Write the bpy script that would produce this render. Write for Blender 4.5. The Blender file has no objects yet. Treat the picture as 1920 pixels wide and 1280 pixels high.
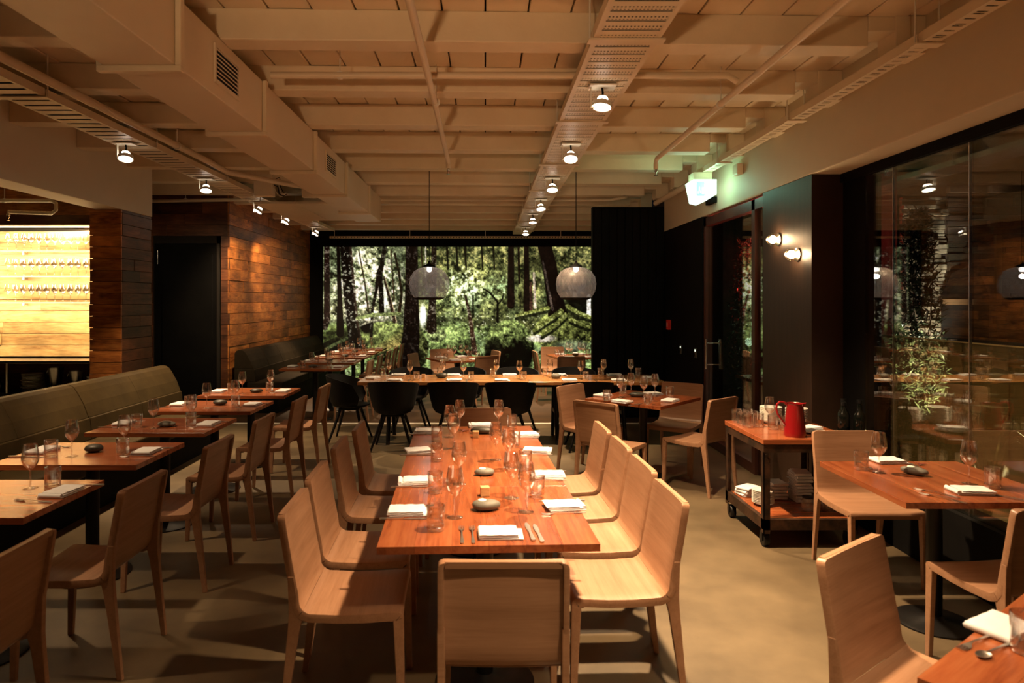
import bpy, bmesh, math, random
import numpy as np
from mathutils import Vector, Matrix
random.seed(7)
PI = math.pi
C = bpy.context.scene.collection
# ------------------------------------------------------------------ camera, world, light, exposure
EYE = 1.686; F = 1280.0; VX = 910.0; VY = 565.0
cam_d = bpy.data.cameras.new('camera'); cam = bpy.data.objects.new('camera', cam_d); C.objects.link(cam)
cam.location = (0, 0, EYE); cam.rotation_euler = (PI/2, 0, 0)
cam_d.sensor_width = 36; cam_d.lens = 24
cam_d.shift_x = (960-VX)/1920; cam_d.shift_y = -(640-VY)/1920
cam_d.clip_start = 0.05; cam_d.clip_end = 100
cam_d.dof.use_dof = True; cam_d.dof.focus_distance = 7.0; cam_d.dof.aperture_fstop = 3.6
S = bpy.context.scene; S.camera = cam
w = bpy.data.worlds.new('night'); S.world = w; w.use_nodes = True
w.node_tree.nodes['Background'].inputs[0].default_value = (0.010, 0.012, 0.02, 1)
w.node_tree.nodes['Background'].inputs[1].default_value = 0.25
vs = S.view_settings; vs.view_transform = 'Standard'; vs.look = 'None'; vs.gamma = 1; vs.use_curve_mapping = False
vs.exposure = 0.22
WARM = (1.0, 0.68, 0.385)
SPOT_W = 420.0
def lamp(kind, name, loc, energy, color, **k):
    d = bpy.data.lights.new(name, kind); d.energy = energy; d.color = color
    o = bpy.data.objects.new(name, d); C.objects.link(o); o.location = loc
    for a, b in k.items():
        if a == 'aim': o.rotation_euler = (Vector(b)-Vector(loc)).to_track_quat('-Z', 'Y').to_euler()
        else: setattr(d, a, b)
    return o
# rows of ceiling spotlights that continue behind the photographer (rows in view carry their own light)
for y in (-0.5, 1.14):
    lamp('SPOT', 'spot_light_behind', (0.75, y, 2.95), SPOT_W*0.5, WARM, spot_size=1.3, spot_blend=0.6, shadow_soft_size=0.05, aim=(0.75-0.25, y+0.3, 0))
for y, q_ in ((-0.5, 0.15), (1.14, 0.15), (2.76, 0.36), (4.38, 0.36)):
    lamp('SPOT', 'spot_light_behind', (-3.15, y, 2.95), SPOT_W*q_, WARM, spot_size=1.25, spot_blend=0.6, shadow_soft_size=0.05, aim=(-2.95, y+0.2, 0))
# unseen lamp added behind the camera, aimed up to brighten the ceiling
lamp('SPOT', 'ceiling_fill_light', (-0.9, -2.2, 1.75), 330, (1.0, 0.64, 0.34), spot_size=0.95, spot_blend=1.0, shadow_soft_size=0.12, aim=(-0.2, 3.2, 4.1))
# ------------------------------------------------------------------ helpers
def P(px, py, z=0.0):
    s = (py-VY)/(EYE-z); return Vector(((px-VX)/s, F/s, z))
def Q(px, py, Y):
    s = F/Y; return Vector(((px-VX)/s, Y, EYE-(py-VY)/s))
class MB:
    def __init__(s): s.v = []; s.f = []; s.sm = []
    def add(s, vs_, fs, smooth=False, M=None):
        n = len(s.v)
        s.v += [tuple(M @ Vector(v)) if M else tuple(v) for v in vs_]
        s.f += [tuple(i+n for i in f) for f in fs]; s.sm += [smooth]*len(fs); return s
    def box(s, x0, x1, y0, y1, z0, z1, M=None):
        vs_ = [(x0,y0,z0),(x1,y0,z0),(x1,y1,z0),(x0,y1,z0),(x0,y0,z1),(x1,y0,z1),(x1,y1,z1),(x0,y1,z1)]
        return s.add(vs_, [(0,3,2,1),(4,5,6,7),(0,1,5,4),(1,2,6,5),(2,3,7,6),(3,0,4,7)], False, M)
    def taper(s, a, b, wa, wb, M=None):
        # rectangular bar from a to b, sizes (x,y) at each end
        vs_ = []
        for p, w_ in ((a, wa), (b, wb)):
            for sx, sy in ((-1,-1),(1,-1),(1,1),(-1,1)): vs_.append((p[0]+sx*w_[0]/2, p[1]+sy*w_[1]/2, p[2]))
        if a[2] > b[2]: fs = [(0,1,2,3),(7,6,5,4),(4,5,1,0),(5,6,2,1),(6,7,3,2),(7,4,0,3)]
        else: fs = [(3,2,1,0),(4,5,6,7),(0,1,5,4),(1,2,6,5),(2,3,7,6),(3,0,4,7)]
        return s.add(vs_, fs, False, M)
    def lathe(s, prof, seg=24, M=None, closed=False, sx=1, sy=1):
        vs_ = []; fs = []; n = len(prof)
        for r, z in prof:
            for k in range(seg):
                a = 2*PI*k/seg; vs_.append((r*math.cos(a)*sx, r*math.sin(a)*sy, z))
        m = n if closed else n-1
        for i in range(m):
            j = (i+1) % n
            for k in range(seg):
                l = (k+1) % seg; fs.append((i*seg+k, i*seg+l, j*seg+l, j*seg+k))
        if not closed:
            if prof[0][0] > 1e-5: fs.append(tuple(range(seg))[::-1])
            if prof[-1][0] > 1e-5: fs.append(tuple((n-1)*seg+k for k in range(seg)))
        return s.add(vs_, fs, True, M)
    def tube(s, pts, r, seg=8, M=None, caps=True):
        pts = [Vector(p) for p in pts]; vs_ = []; fs = []; n = len(pts)
        rs = r if isinstance(r, (list, tuple)) else [r]*n
        up = None
        for i, p in enumerate(pts):
            t = (pts[min(i+1,n-1)]-pts[max(i-1,0)]).normalized()
            if up is None: up = Vector((0,0,1)) if abs(t.z) < 0.9 else Vector((1,0,0))
            a = t.cross(up).normalized(); up = a.cross(t).normalized()
            for k in range(seg):
                q = 2*PI*k/seg; vs_.append(p + (a*math.cos(q)+up*math.sin(q))*rs[i])
        for i in range(n-1):
            for k in range(seg):
                l = (k+1) % seg; fs.append((i*seg+k, (i+1)*seg+k, (i+1)*seg+l, i*seg+l))
        if caps: fs.append(tuple(range(seg))); fs.append(tuple((n-1)*seg+k for k in range(seg))[::-1])
        return s.add(vs_, fs, True, M)
    def prism(s, pts, axis, a, b, smooth=False, M=None):
        # polygon pts (2D) extruded along axis from a to b
        def mk(p, t): return (t,p[0],p[1]) if axis == 'x' else ((p[0],t,p[1]) if axis == 'y' else (p[0],p[1],t))
        n = len(pts); vs_ = [mk(p, a) for p in pts]+[mk(p, b) for p in pts]
        fs = [(i, (i+1) % n, n+(i+1) % n, n+i) for i in range(n)]+[tuple(range(n))[::-1], tuple(range(n, 2*n))]
        return s.add(vs_, fs, smooth, M)
    def mesh(s, name, bevel=0, seg=2, angle=0.6, nocap=False):
        me = bpy.data.meshes.new(name); me.from_pydata(s.v, [], s.f); me.update()
        me.polygons.foreach_set('use_smooth', s.sm)
        bm = bmesh.new(); bm.from_mesh(me)
        if bevel:
            es = [e for e in bm.edges if len(e.link_faces) == 2 and e.calc_face_angle(0) > angle and not (nocap and any(len(f.verts) > 8 for f in e.link_faces))]
            bmesh.ops.bevel(bm, geom=es, offset=bevel, segments=seg, profile=0.6, affect='EDGES', clamp_overlap=True)
        bmesh.ops.recalc_face_normals(bm, faces=bm.faces)
        for e in bm.edges:
            if len(e.link_faces) == 2 and e.calc_face_angle(0) > 0.95: e.smooth = False
        bm.to_mesh(me); bm.free()
        return me
def link(name, me, m, parent=None, loc=None, rz=0, label=None, cat=None, group=None, kind=None, **kw):
    if isinstance(me, MB): me = me.mesh(name, kw.get('bevel', 0), kw.get('seg', 2))
    if m is not None and not me.materials: me.materials.append(m)
    o = bpy.data.objects.new(name, me); C.objects.link(o)
    if parent is not None: o.parent = parent
    if loc is not None: o.location = loc
    if rz: o.rotation_euler[2] = rz
    tag(o, label, cat, group, kind); return o
def tag(o, label=None, cat=None, group=None, kind=None):
    if label: o['label'] = label
    if cat: o['category'] = cat
    if group: o['group'] = group
    if kind: o['kind'] = kind
def thing(name, label, cat, loc=(0,0,0), rz=0, group=None, kind=None):
    o = bpy.data.objects.new(name, None); C.objects.link(o); o.empty_display_size = 0.05
    o.location = loc; o.rotation_euler[2] = rz; tag(o, label, cat, group, kind); return o
def kids(o): return [c for c in ALLK.get(o.name, [])]
def dup(root, loc, rz=0, label=None, group=None):
    r = root.copy(); C.objects.link(r); r.location = loc; r.rotation_euler[2] = rz
    if label: r['label'] = label
    if group: r['group'] = group
    for ch in list(root.children):
        c = ch.copy(); C.objects.link(c); c.parent = r
        for g in list(ch.children):
            d = g.copy(); C.objects.link(d); d.parent = c
    return r
class Proto:
    """first placing moves the prototype itself, later ones copy it"""
    def __init__(s, root): s.root = root; s.used = False
    def put(s, loc, rz=0, label=None, group=None, cat=None):
        if not s.used:
            s.used = True; s.root.location = loc; s.root.rotation_euler[2] = rz
            tag(s.root, label, cat, group); return s.root
        o = dup(s.root, loc, rz, label, group)
        return o
# ------------------------------------------------------------------ materials
def mat(name, col=(0.5,0.5,0.5), rough=0.5, metal=0.0, spec=0.5, **k):
    m = bpy.data.materials.new(name); m.use_nodes = True; nt = m.node_tree; b = nt.nodes['Principled BSDF']
    b.inputs['Base Color'].default_value = (*col, 1); b.inputs['Roughness'].default_value = rough
    b.inputs['Metallic'].default_value = metal; b.inputs['Specular IOR Level'].default_value = spec
    if 'emit' in k:
        b.inputs['Emission Color'].default_value = (*k['emit'], 1); b.inputs['Emission Strength'].default_value = k.get('strength', 1)
    if 'coat' in k: b.inputs['Coat Weight'].default_value = k['coat']; b.inputs['Coat Roughness'].default_value = 0.15
    return m
def N(nt, t, **k):
    n = nt.nodes.new(t)
    for a, b in k.items(): setattr(n, a, b)
    return n
def ramp(nt, stops):
    r = N(nt, 'ShaderNodeValToRGB'); e = r.color_ramp.elements
    while len(e) > 1: e.remove(e[-1])
    e[0].position = stops[0][0]; e[0].color = (*stops[0][1], 1)
    for p, c in stops[1:]: q = e.new(p); q.color = (*c, 1)
    return r
def wood(name, dark, mid, light, scale=(2.0, 14, 14), rough=0.4, rings=0.0, var=0.0, knots=0, bump=0.05, coat=0.0, blotch=0.3):
    """grain runs along local X"""
    m = mat(name, mid, rough); nt = m.node_tree; b = nt.nodes['Principled BSDF']; L = nt.links.new
    tc = N(nt, 'ShaderNodeTexCoord'); mp = N(nt, 'ShaderNodeMapping'); mp.inputs['Scale'].default_value = scale
    oi = N(nt, 'ShaderNodeObjectInfo'); vm = N(nt, 'ShaderNodeVectorMath', operation='SCALE')
    cx = N(nt, 'ShaderNodeCombineXYZ')
    for i in range(3): cx.inputs[i].default_value = 17.0+i*5
    L(cx.outputs[0], vm.inputs[0]); L(oi.outputs['Random'], vm.inputs['Scale'])
    ad = N(nt, 'ShaderNodeVectorMath', operation='ADD')
    L(tc.outputs['Object'], ad.inputs[0]); L(vm.outputs[0], ad.inputs[1]); L(ad.outputs[0], mp.inputs[0])
    n1 = N(nt, 'ShaderNodeTexNoise'); n1.inputs['Scale'].default_value = 1.0; n1.inputs['Detail'].default_value = 6; n1.inputs['Roughness'].default_value = 0.65; n1.inputs['Distortion'].default_value = 0.6
    L(mp.outputs[0], n1.inputs['Vector'])
    n2 = N(nt, 'ShaderNodeTexNoise'); n2.inputs['Scale'].default_value = 6.0; n2.inputs['Detail'].default_value = 3
    L(mp.outputs[0], n2.inputs['Vector'])
    mx = N(nt, 'ShaderNodeMath', operation='MULTIPLY_ADD'); mx.inputs[1].default_value = 0.45
    L(n2.outputs[0], mx.inputs[0])
    last = n1.outputs[0]
    if rings:
        n3 = N(nt, 'ShaderNodeTexNoise'); n3.inputs['Scale'].default_value = 0.32; n3.inputs['Detail'].default_value = 2.0
        L(mp.outputs[0], n3.inputs['Vector'])
        k1 = N(nt, 'ShaderNodeMath', operation='MULTIPLY'); k1.inputs[1].default_value = 60; L(n3.outputs[0], k1.inputs[0])
        k2 = N(nt, 'ShaderNodeMath', operation='SINE'); L(k1.outputs[0], k2.inputs[0])
        k3 = N(nt, 'ShaderNodeMath', operation='MULTIPLY_ADD'); k3.inputs[1].default_value = rings; L(k2.outputs[0], k3.inputs[0]); L(n1.outputs[0], k3.inputs[2])
        last = k3.outputs[0]
    sb = N(nt, 'ShaderNodeMath', operation='SUBTRACT'); sb.inputs[1].default_value = 0.225; L(last, sb.inputs[0]); L(sb.outputs[0], mx.inputs[2])
    r = ramp(nt, [(0.28, dark), (0.5, mid), (0.72, light)]); L(mx.outputs[0], r.inputs[0])
    col = r.outputs[0]
    if blotch:
        n4 = N(nt, 'ShaderNodeTexNoise'); n4.inputs['Scale'].default_value = 3.0; n4.inputs['Detail'].default_value = 2
        L(ad.outputs[0], n4.inputs['Vector'])
        mr = N(nt, 'ShaderNodeMapRange'); mr.inputs['From Min'].default_value = 0.3; mr.inputs['From Max'].default_value = 0.7
        mr.inputs['To Min'].default_value = 1-blotch; mr.inputs['To Max'].default_value = 1+blotch*0.6
        L(n4.outputs[0], mr.inputs[0])
        vv = N(nt, 'ShaderNodeVectorMath', operation='SCALE'); L(col, vv.inputs[0]); L(mr.outputs[0], vv.inputs['Scale']); col = vv.outputs[0]
    if knots:
        vo = N(nt, 'ShaderNodeTexVoronoi'); vo.inputs['Scale'].default_value = knots; L(ad.outputs[0], vo.inputs['Vector'])
        mr = N(nt, 'ShaderNodeMapRange'); mr.inputs['From Min'].default_value = 0.02; mr.inputs['From Max'].default_value = 0.11; mr.inputs['To Min'].default_value = 0.25
        L(vo.outputs['Distance'], mr.inputs[0])
        vv = N(nt, 'ShaderNodeVectorMath', operation='SCALE'); L(col, vv.inputs[0]); L(mr.outputs[0], vv.inputs['Scale']); col = vv.outputs[0]
    if var:
        mr = N(nt, 'ShaderNodeMapRange'); mr.inputs['To Min'].default_value = 1-var; mr.inputs['To Max'].default_value = 1+var*0.6
        L(oi.outputs['Random'], mr.inputs[0])
        vv = N(nt, 'ShaderNodeVectorMath', operation='SCALE'); L(col, vv.inputs[0]); L(mr.outputs[0], vv.inputs['Scale']); col = vv.outputs[0]
    L(col, b.inputs['Base Color'])
    bp = N(nt, 'ShaderNodeBump'); bp.inputs['Strength'].default_value = bump; bp.inputs['Distance'].default_value = 0.01
    L(mx.outputs[0], bp.inputs['Height']); L(bp.outputs[0], b.inputs['Normal'])
    if coat: b.inputs['Coat Weight'].default_value = coat; b.inputs['Coat Roughness'].default_value = 0.2
    return m
def noisy(name, c1, c2, scale=3, rough=0.6, bump=0.1, detail=5, metal=0.0, dist=0.01, stretch=(1,1,1), r2=None, lo=0.35, hi=0.65):
    m = mat(name, c1, rough, metal); nt = m.node_tree; b = nt.nodes['Principled BSDF']; L = nt.links.new
    tc = N(nt, 'ShaderNodeTexCoord'); mp = N(nt, 'ShaderNodeMapping'); mp.inputs['Scale'].default_value = stretch
    L(tc.outputs['Object'], mp.inputs[0])
    n = N(nt, 'ShaderNodeTexNoise'); n.inputs['Scale'].default_value = scale; n.inputs['Detail'].default_value = detail; n.inputs['Roughness'].default_value = 0.6
    L(mp.outputs[0], n.inputs['Vector']); r = ramp(nt, [(lo, c1), (hi, c2)]); L(n.outputs[0], r.inputs[0]); L(r.outputs[0], b.inputs['Base Color'])
    if r2 is not None:
        mr = N(nt, 'ShaderNodeMapRange'); mr.inputs['To Min'].default_value = rough; mr.inputs['To Max'].default_value = r2; L(n.outputs[0], mr.inputs[0]); L(mr.outputs[0], b.inputs['Roughness'])
    n2 = N(nt, 'ShaderNodeTexNoise'); n2.inputs['Scale'].default_value = scale*12; n2.inputs['Detail'].default_value = 3; L(mp.outputs[0], n2.inputs['Vector'])
    bp = N(nt, 'ShaderNodeBump'); bp.inputs['Strength'].default_value = bump; bp.inputs['Distance'].default_value = dist
    L(n2.outputs[0], bp.inputs['Height']); L(bp.outputs[0], b.inputs['Normal'])
    return m
def thin_glass(name, tint=(1,1,1), base=0.04, edge=0.55, rough=0.02, blend=0.25, tcol=None):
    m = bpy.data.materials.new(name); m.use_nodes = True; nt = m.node_tree; nt.nodes.clear(); L = nt.links.new
    out = N(nt, 'ShaderNodeOutputMaterial'); mx = N(nt, 'ShaderNodeMixShader')
    tr = N(nt, 'ShaderNodeBsdfTransparent'); tr.inputs[0].default_value = (*(tcol or (1,1,1)), 1)
    gl = N(nt, 'ShaderNodeBsdfGlossy'); gl.inputs['Roughness'].default_value = rough; gl.inputs['Color'].default_value = (*tint, 1)
    lw = N(nt, 'ShaderNodeLayerWeight'); lw.inputs['Blend'].default_value = blend
    mr = N(nt, 'ShaderNodeMapRange'); mr.inputs['To Min'].default_value = base; mr.inputs['To Max'].default_value = edge
    L(lw.outputs['Facing'], mr.inputs[0]); L(mr.outputs[0], mx.inputs[0]); L(tr.outputs[0], mx.inputs[1]); L(gl.outputs[0], mx.inputs[2]); L(mx.outputs[0], out.inputs[0])
    return m
M_oak = wood('oak_veneer', (0.285,0.145,0.078), (0.35,0.187,0.107), (0.40,0.222,0.132), scale=(1.2,30,30), rough=0.38, blotch=0.08, bump=0.01)
M_table = wood('red_table_wood', (0.20,0.046,0.015), (0.31,0.084,0.028), (0.37,0.118,0.042), scale=(1.1,13,13), rough=0.24, rings=0.07, blotch=0.14, var=0.10, bump=0.008, coat=0.35)
M_table2 = wood('light_table_wood', (0.26,0.095,0.028), (0.40,0.17,0.055), (0.48,0.23,0.08), scale=(1.2,9,9), rough=0.25, rings=0.06, blotch=0.2, bump=0.015, coat=0.2)
M_edge = wood('table_edge_wood', (0.15,0.03,0.01), (0.26,0.07,0.02), (0.36,0.12,0.04), scale=(1.6,12,12), rough=0.35, blotch=0.2)
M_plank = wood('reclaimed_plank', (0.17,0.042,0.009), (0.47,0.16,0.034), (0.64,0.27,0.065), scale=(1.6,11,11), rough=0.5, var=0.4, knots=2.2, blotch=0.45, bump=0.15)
M_plank_bar = wood('bar_plank', (0.26,0.12,0.04), (0.50,0.29,0.11), (0.64,0.42,0.2), scale=(1.2,8,8), rough=0.5, var=0.18, knots=1.4, blotch=0.3, bump=0.1)
M_paint = noisy('cream_paint', (0.68,0.56,0.38), (0.76,0.64,0.45), scale=2.0, rough=0.55, bump=0.12)
M_paint2 = noisy('cream_duct_paint', (0.68,0.56,0.39), (0.72,0.60,0.43), scale=1.5, rough=0.45, bump=0.03)
M_wallp = noisy('cream_wall_paint', (0.60,0.50,0.35), (0.65,0.55,0.39), scale=1.2, rough=0.6, bump=0.04)
M_gap = mat('dark_gap', (0.012,0.008,0.005), 0.9)
M_black = noisy('black_paint', (0.0025,0.0022,0.0022), (0.005,0.0045,0.0042), scale=3, rough=0.75, bump=0.03); M_black.node_tree.nodes['Principled BSDF'].inputs['Specular IOR Level'].default_value = 0.12
M_blackm = noisy('black_metal', (0.004,0.004,0.0045), (0.008,0.0075,0.0075), scale=6, rough=0.4, bump=0.03); M_blackm.node_tree.nodes['Principled BSDF'].inputs['Specular IOR Level'].default_value = 0.3
M_blackch = noisy('black_chair_shell', (0.0035,0.0035,0.004), (0.006,0.006,0.0065), scale=30, rough=0.6, bump=0.05); M_blackch.node_tree.nodes['Principled BSDF'].inputs['Specular IOR Level'].default_value = 0.25
M_concrete = noisy('polished_concrete', (0.088,0.062,0.033), (0.165,0.120,0.066), scale=1.6, rough=0.45, bump=0.06, detail=8, dist=0.004, r2=0.6)
M_floor2 = noisy('dark_wood_floor', (0.05,0.026,0.012), (0.09,0.045,0.02), scale=2.0, rough=0.45, bump=0.05, stretch=(0.4,4,1))
M_leather = noisy('olive_leather', (0.040,0.026,0.009), (0.056,0.037,0.013), scale=5, rough=0.55, bump=0.2, dist=0.003); M_leather.node_tree.nodes['Principled BSDF'].inputs['Specular IOR Level'].default_value = 0.2
M_leather2 = noisy('dark_leather', (0.022,0.016,0.010), (0.032,0.023,0.014), scale=5, rough=0.6, bump=0.25, dist=0.003); M_leather2.node_tree.nodes['Principled BSDF'].inputs['Specular IOR Level'].default_value = 0.05
M_seam = mat('leather_seam', (0.03,0.02,0.01), 0.6)
M_linen = noisy('white_linen', (0.72,0.73,0.76), (0.80,0.81,0.85), scale=9, rough=0.85, bump=0.3, dist=0.002)
M_china = mat('white_china', (0.82,0.80,0.74), 0.15)
M_steel = noisy('cutlery_steel', (0.62,0.60,0.57), (0.72,0.70,0.67), scale=20, rough=0.3, bump=0.0, metal=1.0)
M_chrome = mat('brushed_metal', (0.55,0.53,0.5), 0.25, 1.0)
M_glass = thin_glass('wine_glass', base=0.09, edge=0.95, blend=0.42, rough=0.03)
M_glassbase = thin_glass('thick_glass', base=0.22, edge=0.95, blend=0.5, rough=0.08)
M_window = thin_glass('window_glass', base=0.042, edge=0.9, blend=0.12, rough=0.0, tcol=(0.92,0.95,0.9))
M_stone = noisy('grey_river_stone', (0.11,0.105,0.085), (0.17,0.163,0.135), scale=14, rough=0.6, bump=0.35, dist=0.002)
M_stone2 = noisy('dark_river_stone', (0.022,0.02,0.014), (0.05,0.045,0.032), scale=12, rough=0.45, bump=0.3, dist=0.002)
M_wax = mat('white_wax', (0.9,0.86,0.78), 0.5)
M_cube = wood('pale_wood_cube', (0.45,0.25,0.1), (0.6,0.36,0.17), (0.7,0.46,0.24), scale=(6,30,30), blotch=0.1)
M_red = mat('red_enamel', (0.22,0.006,0.008), 0.12, coat=0.6)
M_rust = noisy('rusty_steel', (0.03,0.02,0.014), (0.10,0.05,0.028), scale=14, rough=0.5, bump=0.4, metal=0.6, dist=0.004)
M_whitem = mat('white_metal', (0.72,0.66,0.55), 0.4)
M_bulb = mat('lamp_glow', (1,0.9,0.75), 0.5, emit=(1.0,0.86,0.68), strength=14)
M_sconce = mat('sconce_glow', (1,0.85,0.6), 0.5, emit=(1.0,0.68,0.36), strength=140)
M_led = mat('bar_light_strip', (1,0.9,0.7), 0.5, emit=(1.0,0.80,0.48), strength=11)
M_exit = mat('exit_sign_glow', (0.8,1,0.9), 0.4, emit=(0.62,1.0,0.78), strength=1.6)
M_exit2 = mat('exit_sign_face', (0.1,0.5,0.3), 0.4, emit=(0.40,0.85,0.60), strength=1.0)
M_leafred = noisy('dried_leaf', (0.10,0.015,0.01), (0.2,0.04,0.02), scale=30, rough=0.7)
# ------------------------------------------------------------------ setting: floor, walls, ceiling
def struct(name, mb, m, bevel=0, label=None):
    return link(name, mb, m, kind='structure', bevel=bevel, label=label)
ZB = 3.19; ZP = 3.39; XW = 2.6; XG = 2.85; YB = 15.0
fl = struct('floor', MB().box(-9, 12, -7, 9.40, -0.2, 0.0), M_concrete)
link('wood_floor', MB().box(-9, 12, 9.46, 16, -0.2, 0.0), M_floor2, fl)
link('threshold_strip', MB().box(-9, 2.6, 9.40, 9.46, -0.2, 0.006), mat('pale_strip', (0.85,0.8,0.7), 0.4), fl)
cl = struct('ceiling', MB().box(-9, 2.85, -7, 15.3, ZP+0.03, ZP+0.12), M_gap)
pw = 0.25; x = -8.0; k = 0
pm = MB().box(-pw/2+0.005, pw/2-0.005, -6.9, 15.2, 0, 0.05).mesh('plank', 0.004, 1)
while x < 2.75:
    link('plank', pm, M_paint, cl, loc=(x+pw/2, 0, ZP+random.uniform(-0.004, 0.004)-0.02)); x += pw
SK = 0.03
bmz = MB(); n_ = 30
def skewbox(mb, x0, x1, y, t, z0, z1):
    vs_ = []
    for z in (z0, z1):
        for xx, yy in ((x0, y), (x1, y), (x1, y+t), (x0, y+t)): vs_.append((xx, yy+xx*SK, z))
    return mb.add(vs_, [(0,3,2,1),(4,5,6,7),(0,1,5,4),(1,2,6,5),(2,3,7,6),(3,0,4,7)])
bl = []
for i in range(-6, 13):
    y = 3.96+0.945*i
    left = -4.0 if y < 7.4 else -8.0
    mb = MB(); skewbox(mb, left, 2.26, y, 0.17, ZB, ZP-0.02)
    skewbox(mb, 2.26, 2.60, y, 0.17, ZB+0.09, ZP-0.02)
    link('beam', mb, M_paint, cl, bevel=0.008)
    if y > 0: # seat block at the wall end
        mb = MB(); skewbox(mb, 2.42, 2.60, y-0.012, 0.194, ZB-0.04, ZP-0.02); link('beam_seat', mb, M_paint, cl, bevel=0.006)
# right: cream bulkhead above the glazing
br = struct('wall_right', MB().box(XW, XG, -7, 9.93, 2.70, ZP+0.03), M_wallp, 0.01)
# black pier with the sconces, jamb
struct('trim_1', MB().box(XW, XG+0.25, 5.44, 6.40, 0, 2.70), noisy('bronze_panel', (0.026,0.012,0.006), (0.040,0.019,0.010), scale=3, rough=0.5, bump=0.1, stretch=(1,12,0.6)), 0.003)
struct('trim_2', MB().box(XG, XG+0.12, 5.12, 5.44, 0, 2.70), M_black)
struct('trim_3', MB().box(XG-0.02, XG+0.08, -7, 5.44, 2.63, 2.70), M_black)
struct('trim_4', MB().box(XG-0.04, XG+0.14, -7, 5.44, 0, 0.42), M_black)
# glazing of the window: one thing per pane with bright joint edges
wn = 1
yy = 5.12
while yy > -2:
    y1 = yy; y0 = yy-0.75 if wn > 1 else 4.77
    o = struct('window_%d' % wn, MB().box(XG, XG+0.012, y0+0.004, y1-0.004, 0.42, 2.63), M_window)
    link('edge_seal', MB().box(XG-0.002, XG+0.014, y0-0.003, y0+0.003, 0.42, 2.63), M_chrome, o)
    yy = y0; wn += 1
    if wn > 8: break
# black wall panel + glazed door in the right wall
wd = struct('wall_right_black', MB().box(XW, XG, 8.19, 9.93, 0, 2.70), M_black)
dr = struct('door_1', MB().box(XW+0.02, XW+0.10, 8.11, 8.19, 0, 2.68).box(XW+0.02, XW+0.10, 6.64, 6.72, 0, 2.68).box(XW+0.02, XW+0.10, 6.40, 8.19, 2.58, 2.68).box(XW+0.02, XW+0.10, 6.72, 8.11, 0, 0.1),
            noisy('red_brown_frame', (0.06,0.018,0.012), (0.09,0.028,0.018), scale=4, rough=0.4))
link('glass_leaf', MB().box(XW+0.05, XW+0.06, 6.72, 8.11, 0.1, 2.58), M_window, dr)
link('side_light', MB().box(XW+0.05, XW+0.06, 6.40, 6.64, 0.0, 2.58), M_window, dr)
link('handle', MB().tube([(XW-0.03, 7.95, 0.9), (XW-0.03, 7.95, 1.25)], 0.012).tube([(XW-0.03, 7.95, 0.95), (XW+0.05, 7.95, 0.95)], 0.008).tube([(XW-0.03, 7.95, 1.2), (XW+0.05, 7.95, 1.2)], 0.008), M_chrome, dr)
# black partition facing the room
pt = struct('wall_partition', MB().box(1.56, XG, 9.93, 10.07, 0, 3.06), M_black)
for i in range(9):
    xx = 1.58+i*0.113
    link('panel', MB().box(xx, xx+0.105, 9.905, 9.93, 0.02, 3.04), M_black, pt, bevel=0.01)
# back wall
bw = struct('wall_back', MB().box(-5, XG, YB, YB+0.15, 0, ZP+0.03), M_black)
# left wood wall: planks on a dark backing
def plank_wall(parent, p0, p1, z0, z1, h, m, out, lens=(1.0, 2.2), thick=0.022, stack=False, hole=None):
    """planks along the wall line p0->p1; out = outward normal"""
    p0 = Vector((*p0, 0)); p1 = Vector((*p1, 0)); d = p1-p0; Lw = d.length; d.normalize()
    ang = math.atan2(d.y, d.x); z = z0; row = 0
    while z < z1-0.02:
        hh = min(h, z1-z); s_ = 0.0
        segs = []
        cut = [0.0, Lw]
        if hole and z+hh > hole[2] and z < hole[3]: segs = [(0.0, hole[0]), (hole[1], Lw)]
        else: segs = [(0.0, Lw)]
        for a, b_ in segs:
            s_ = a; first = True
            while s_ < b_-0.05:
                ln = random.uniform(*lens)*(random.uniform(0.3, 1) if first else 1); first = False
                e = min(b_, s_+ln)
                if b_-e < 0.25: e = b_
                t = thick+random.uniform(-0.006, 0.006)
                mb = MB().box(0.0015, e-s_-0.0015, -t if out > 0 else 0, 0 if out > 0 else t, 0.002, hh-0.002)
                o = link('plank', mb, m, parent, loc=p0+d*s_+Vector((0,0,z)), bevel=0.002, seg=1); o.rotation_euler[2] = ang
                s_ = e
        z += hh; row += 1
wl = struct('wall_left', MB().box(-4.05, -3.875, 10.29, YB, 0, ZP+0.03), M_gap)
plank_wall(wl, (-3.875, 10.262), (-3.875, 14.98), 0.0, ZP, 0.167, M_plank, 1)
wdoor = struct('wall_left_far', MB().box(-7.2, -5.0, 10.29, 10.45, 0, ZP+0.03).box(-5.0, -3.98, 10.29, 10.45, 2.56, ZP+0.03).box(-3.98, -3.875, 10.29, 10.45, 0, ZP+0.03), M_gap)
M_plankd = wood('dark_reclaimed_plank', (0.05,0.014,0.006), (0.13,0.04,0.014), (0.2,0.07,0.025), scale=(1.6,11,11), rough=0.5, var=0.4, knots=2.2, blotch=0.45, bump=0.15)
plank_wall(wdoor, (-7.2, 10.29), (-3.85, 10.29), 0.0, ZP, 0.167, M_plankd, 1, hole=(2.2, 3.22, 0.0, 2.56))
dd = struct('door_2', MB().box(-4.99, -3.99, 10.30, 10.345, 0, 2.55), M_black, 0.004)
link('panel', MB().box(-4.87, -4.11, 10.288, 10.30, 0.2, 2.4), M_black, dd, bevel=0.004)
link('handle', MB().tube([(-4.92, 10.25, 2.25), (-4.92, 10.25, 2.45)], 0.008).tube([(-4.92, 10.25, 2.3), (-4.92, 10.30, 2.3)], 0.006).tube([(-4.92, 10.25, 2.4), (-4.92, 10.30, 2.4)], 0.006), M_chrome, dd)  # small metal closer near the door top, added for the hinge glint
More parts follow.
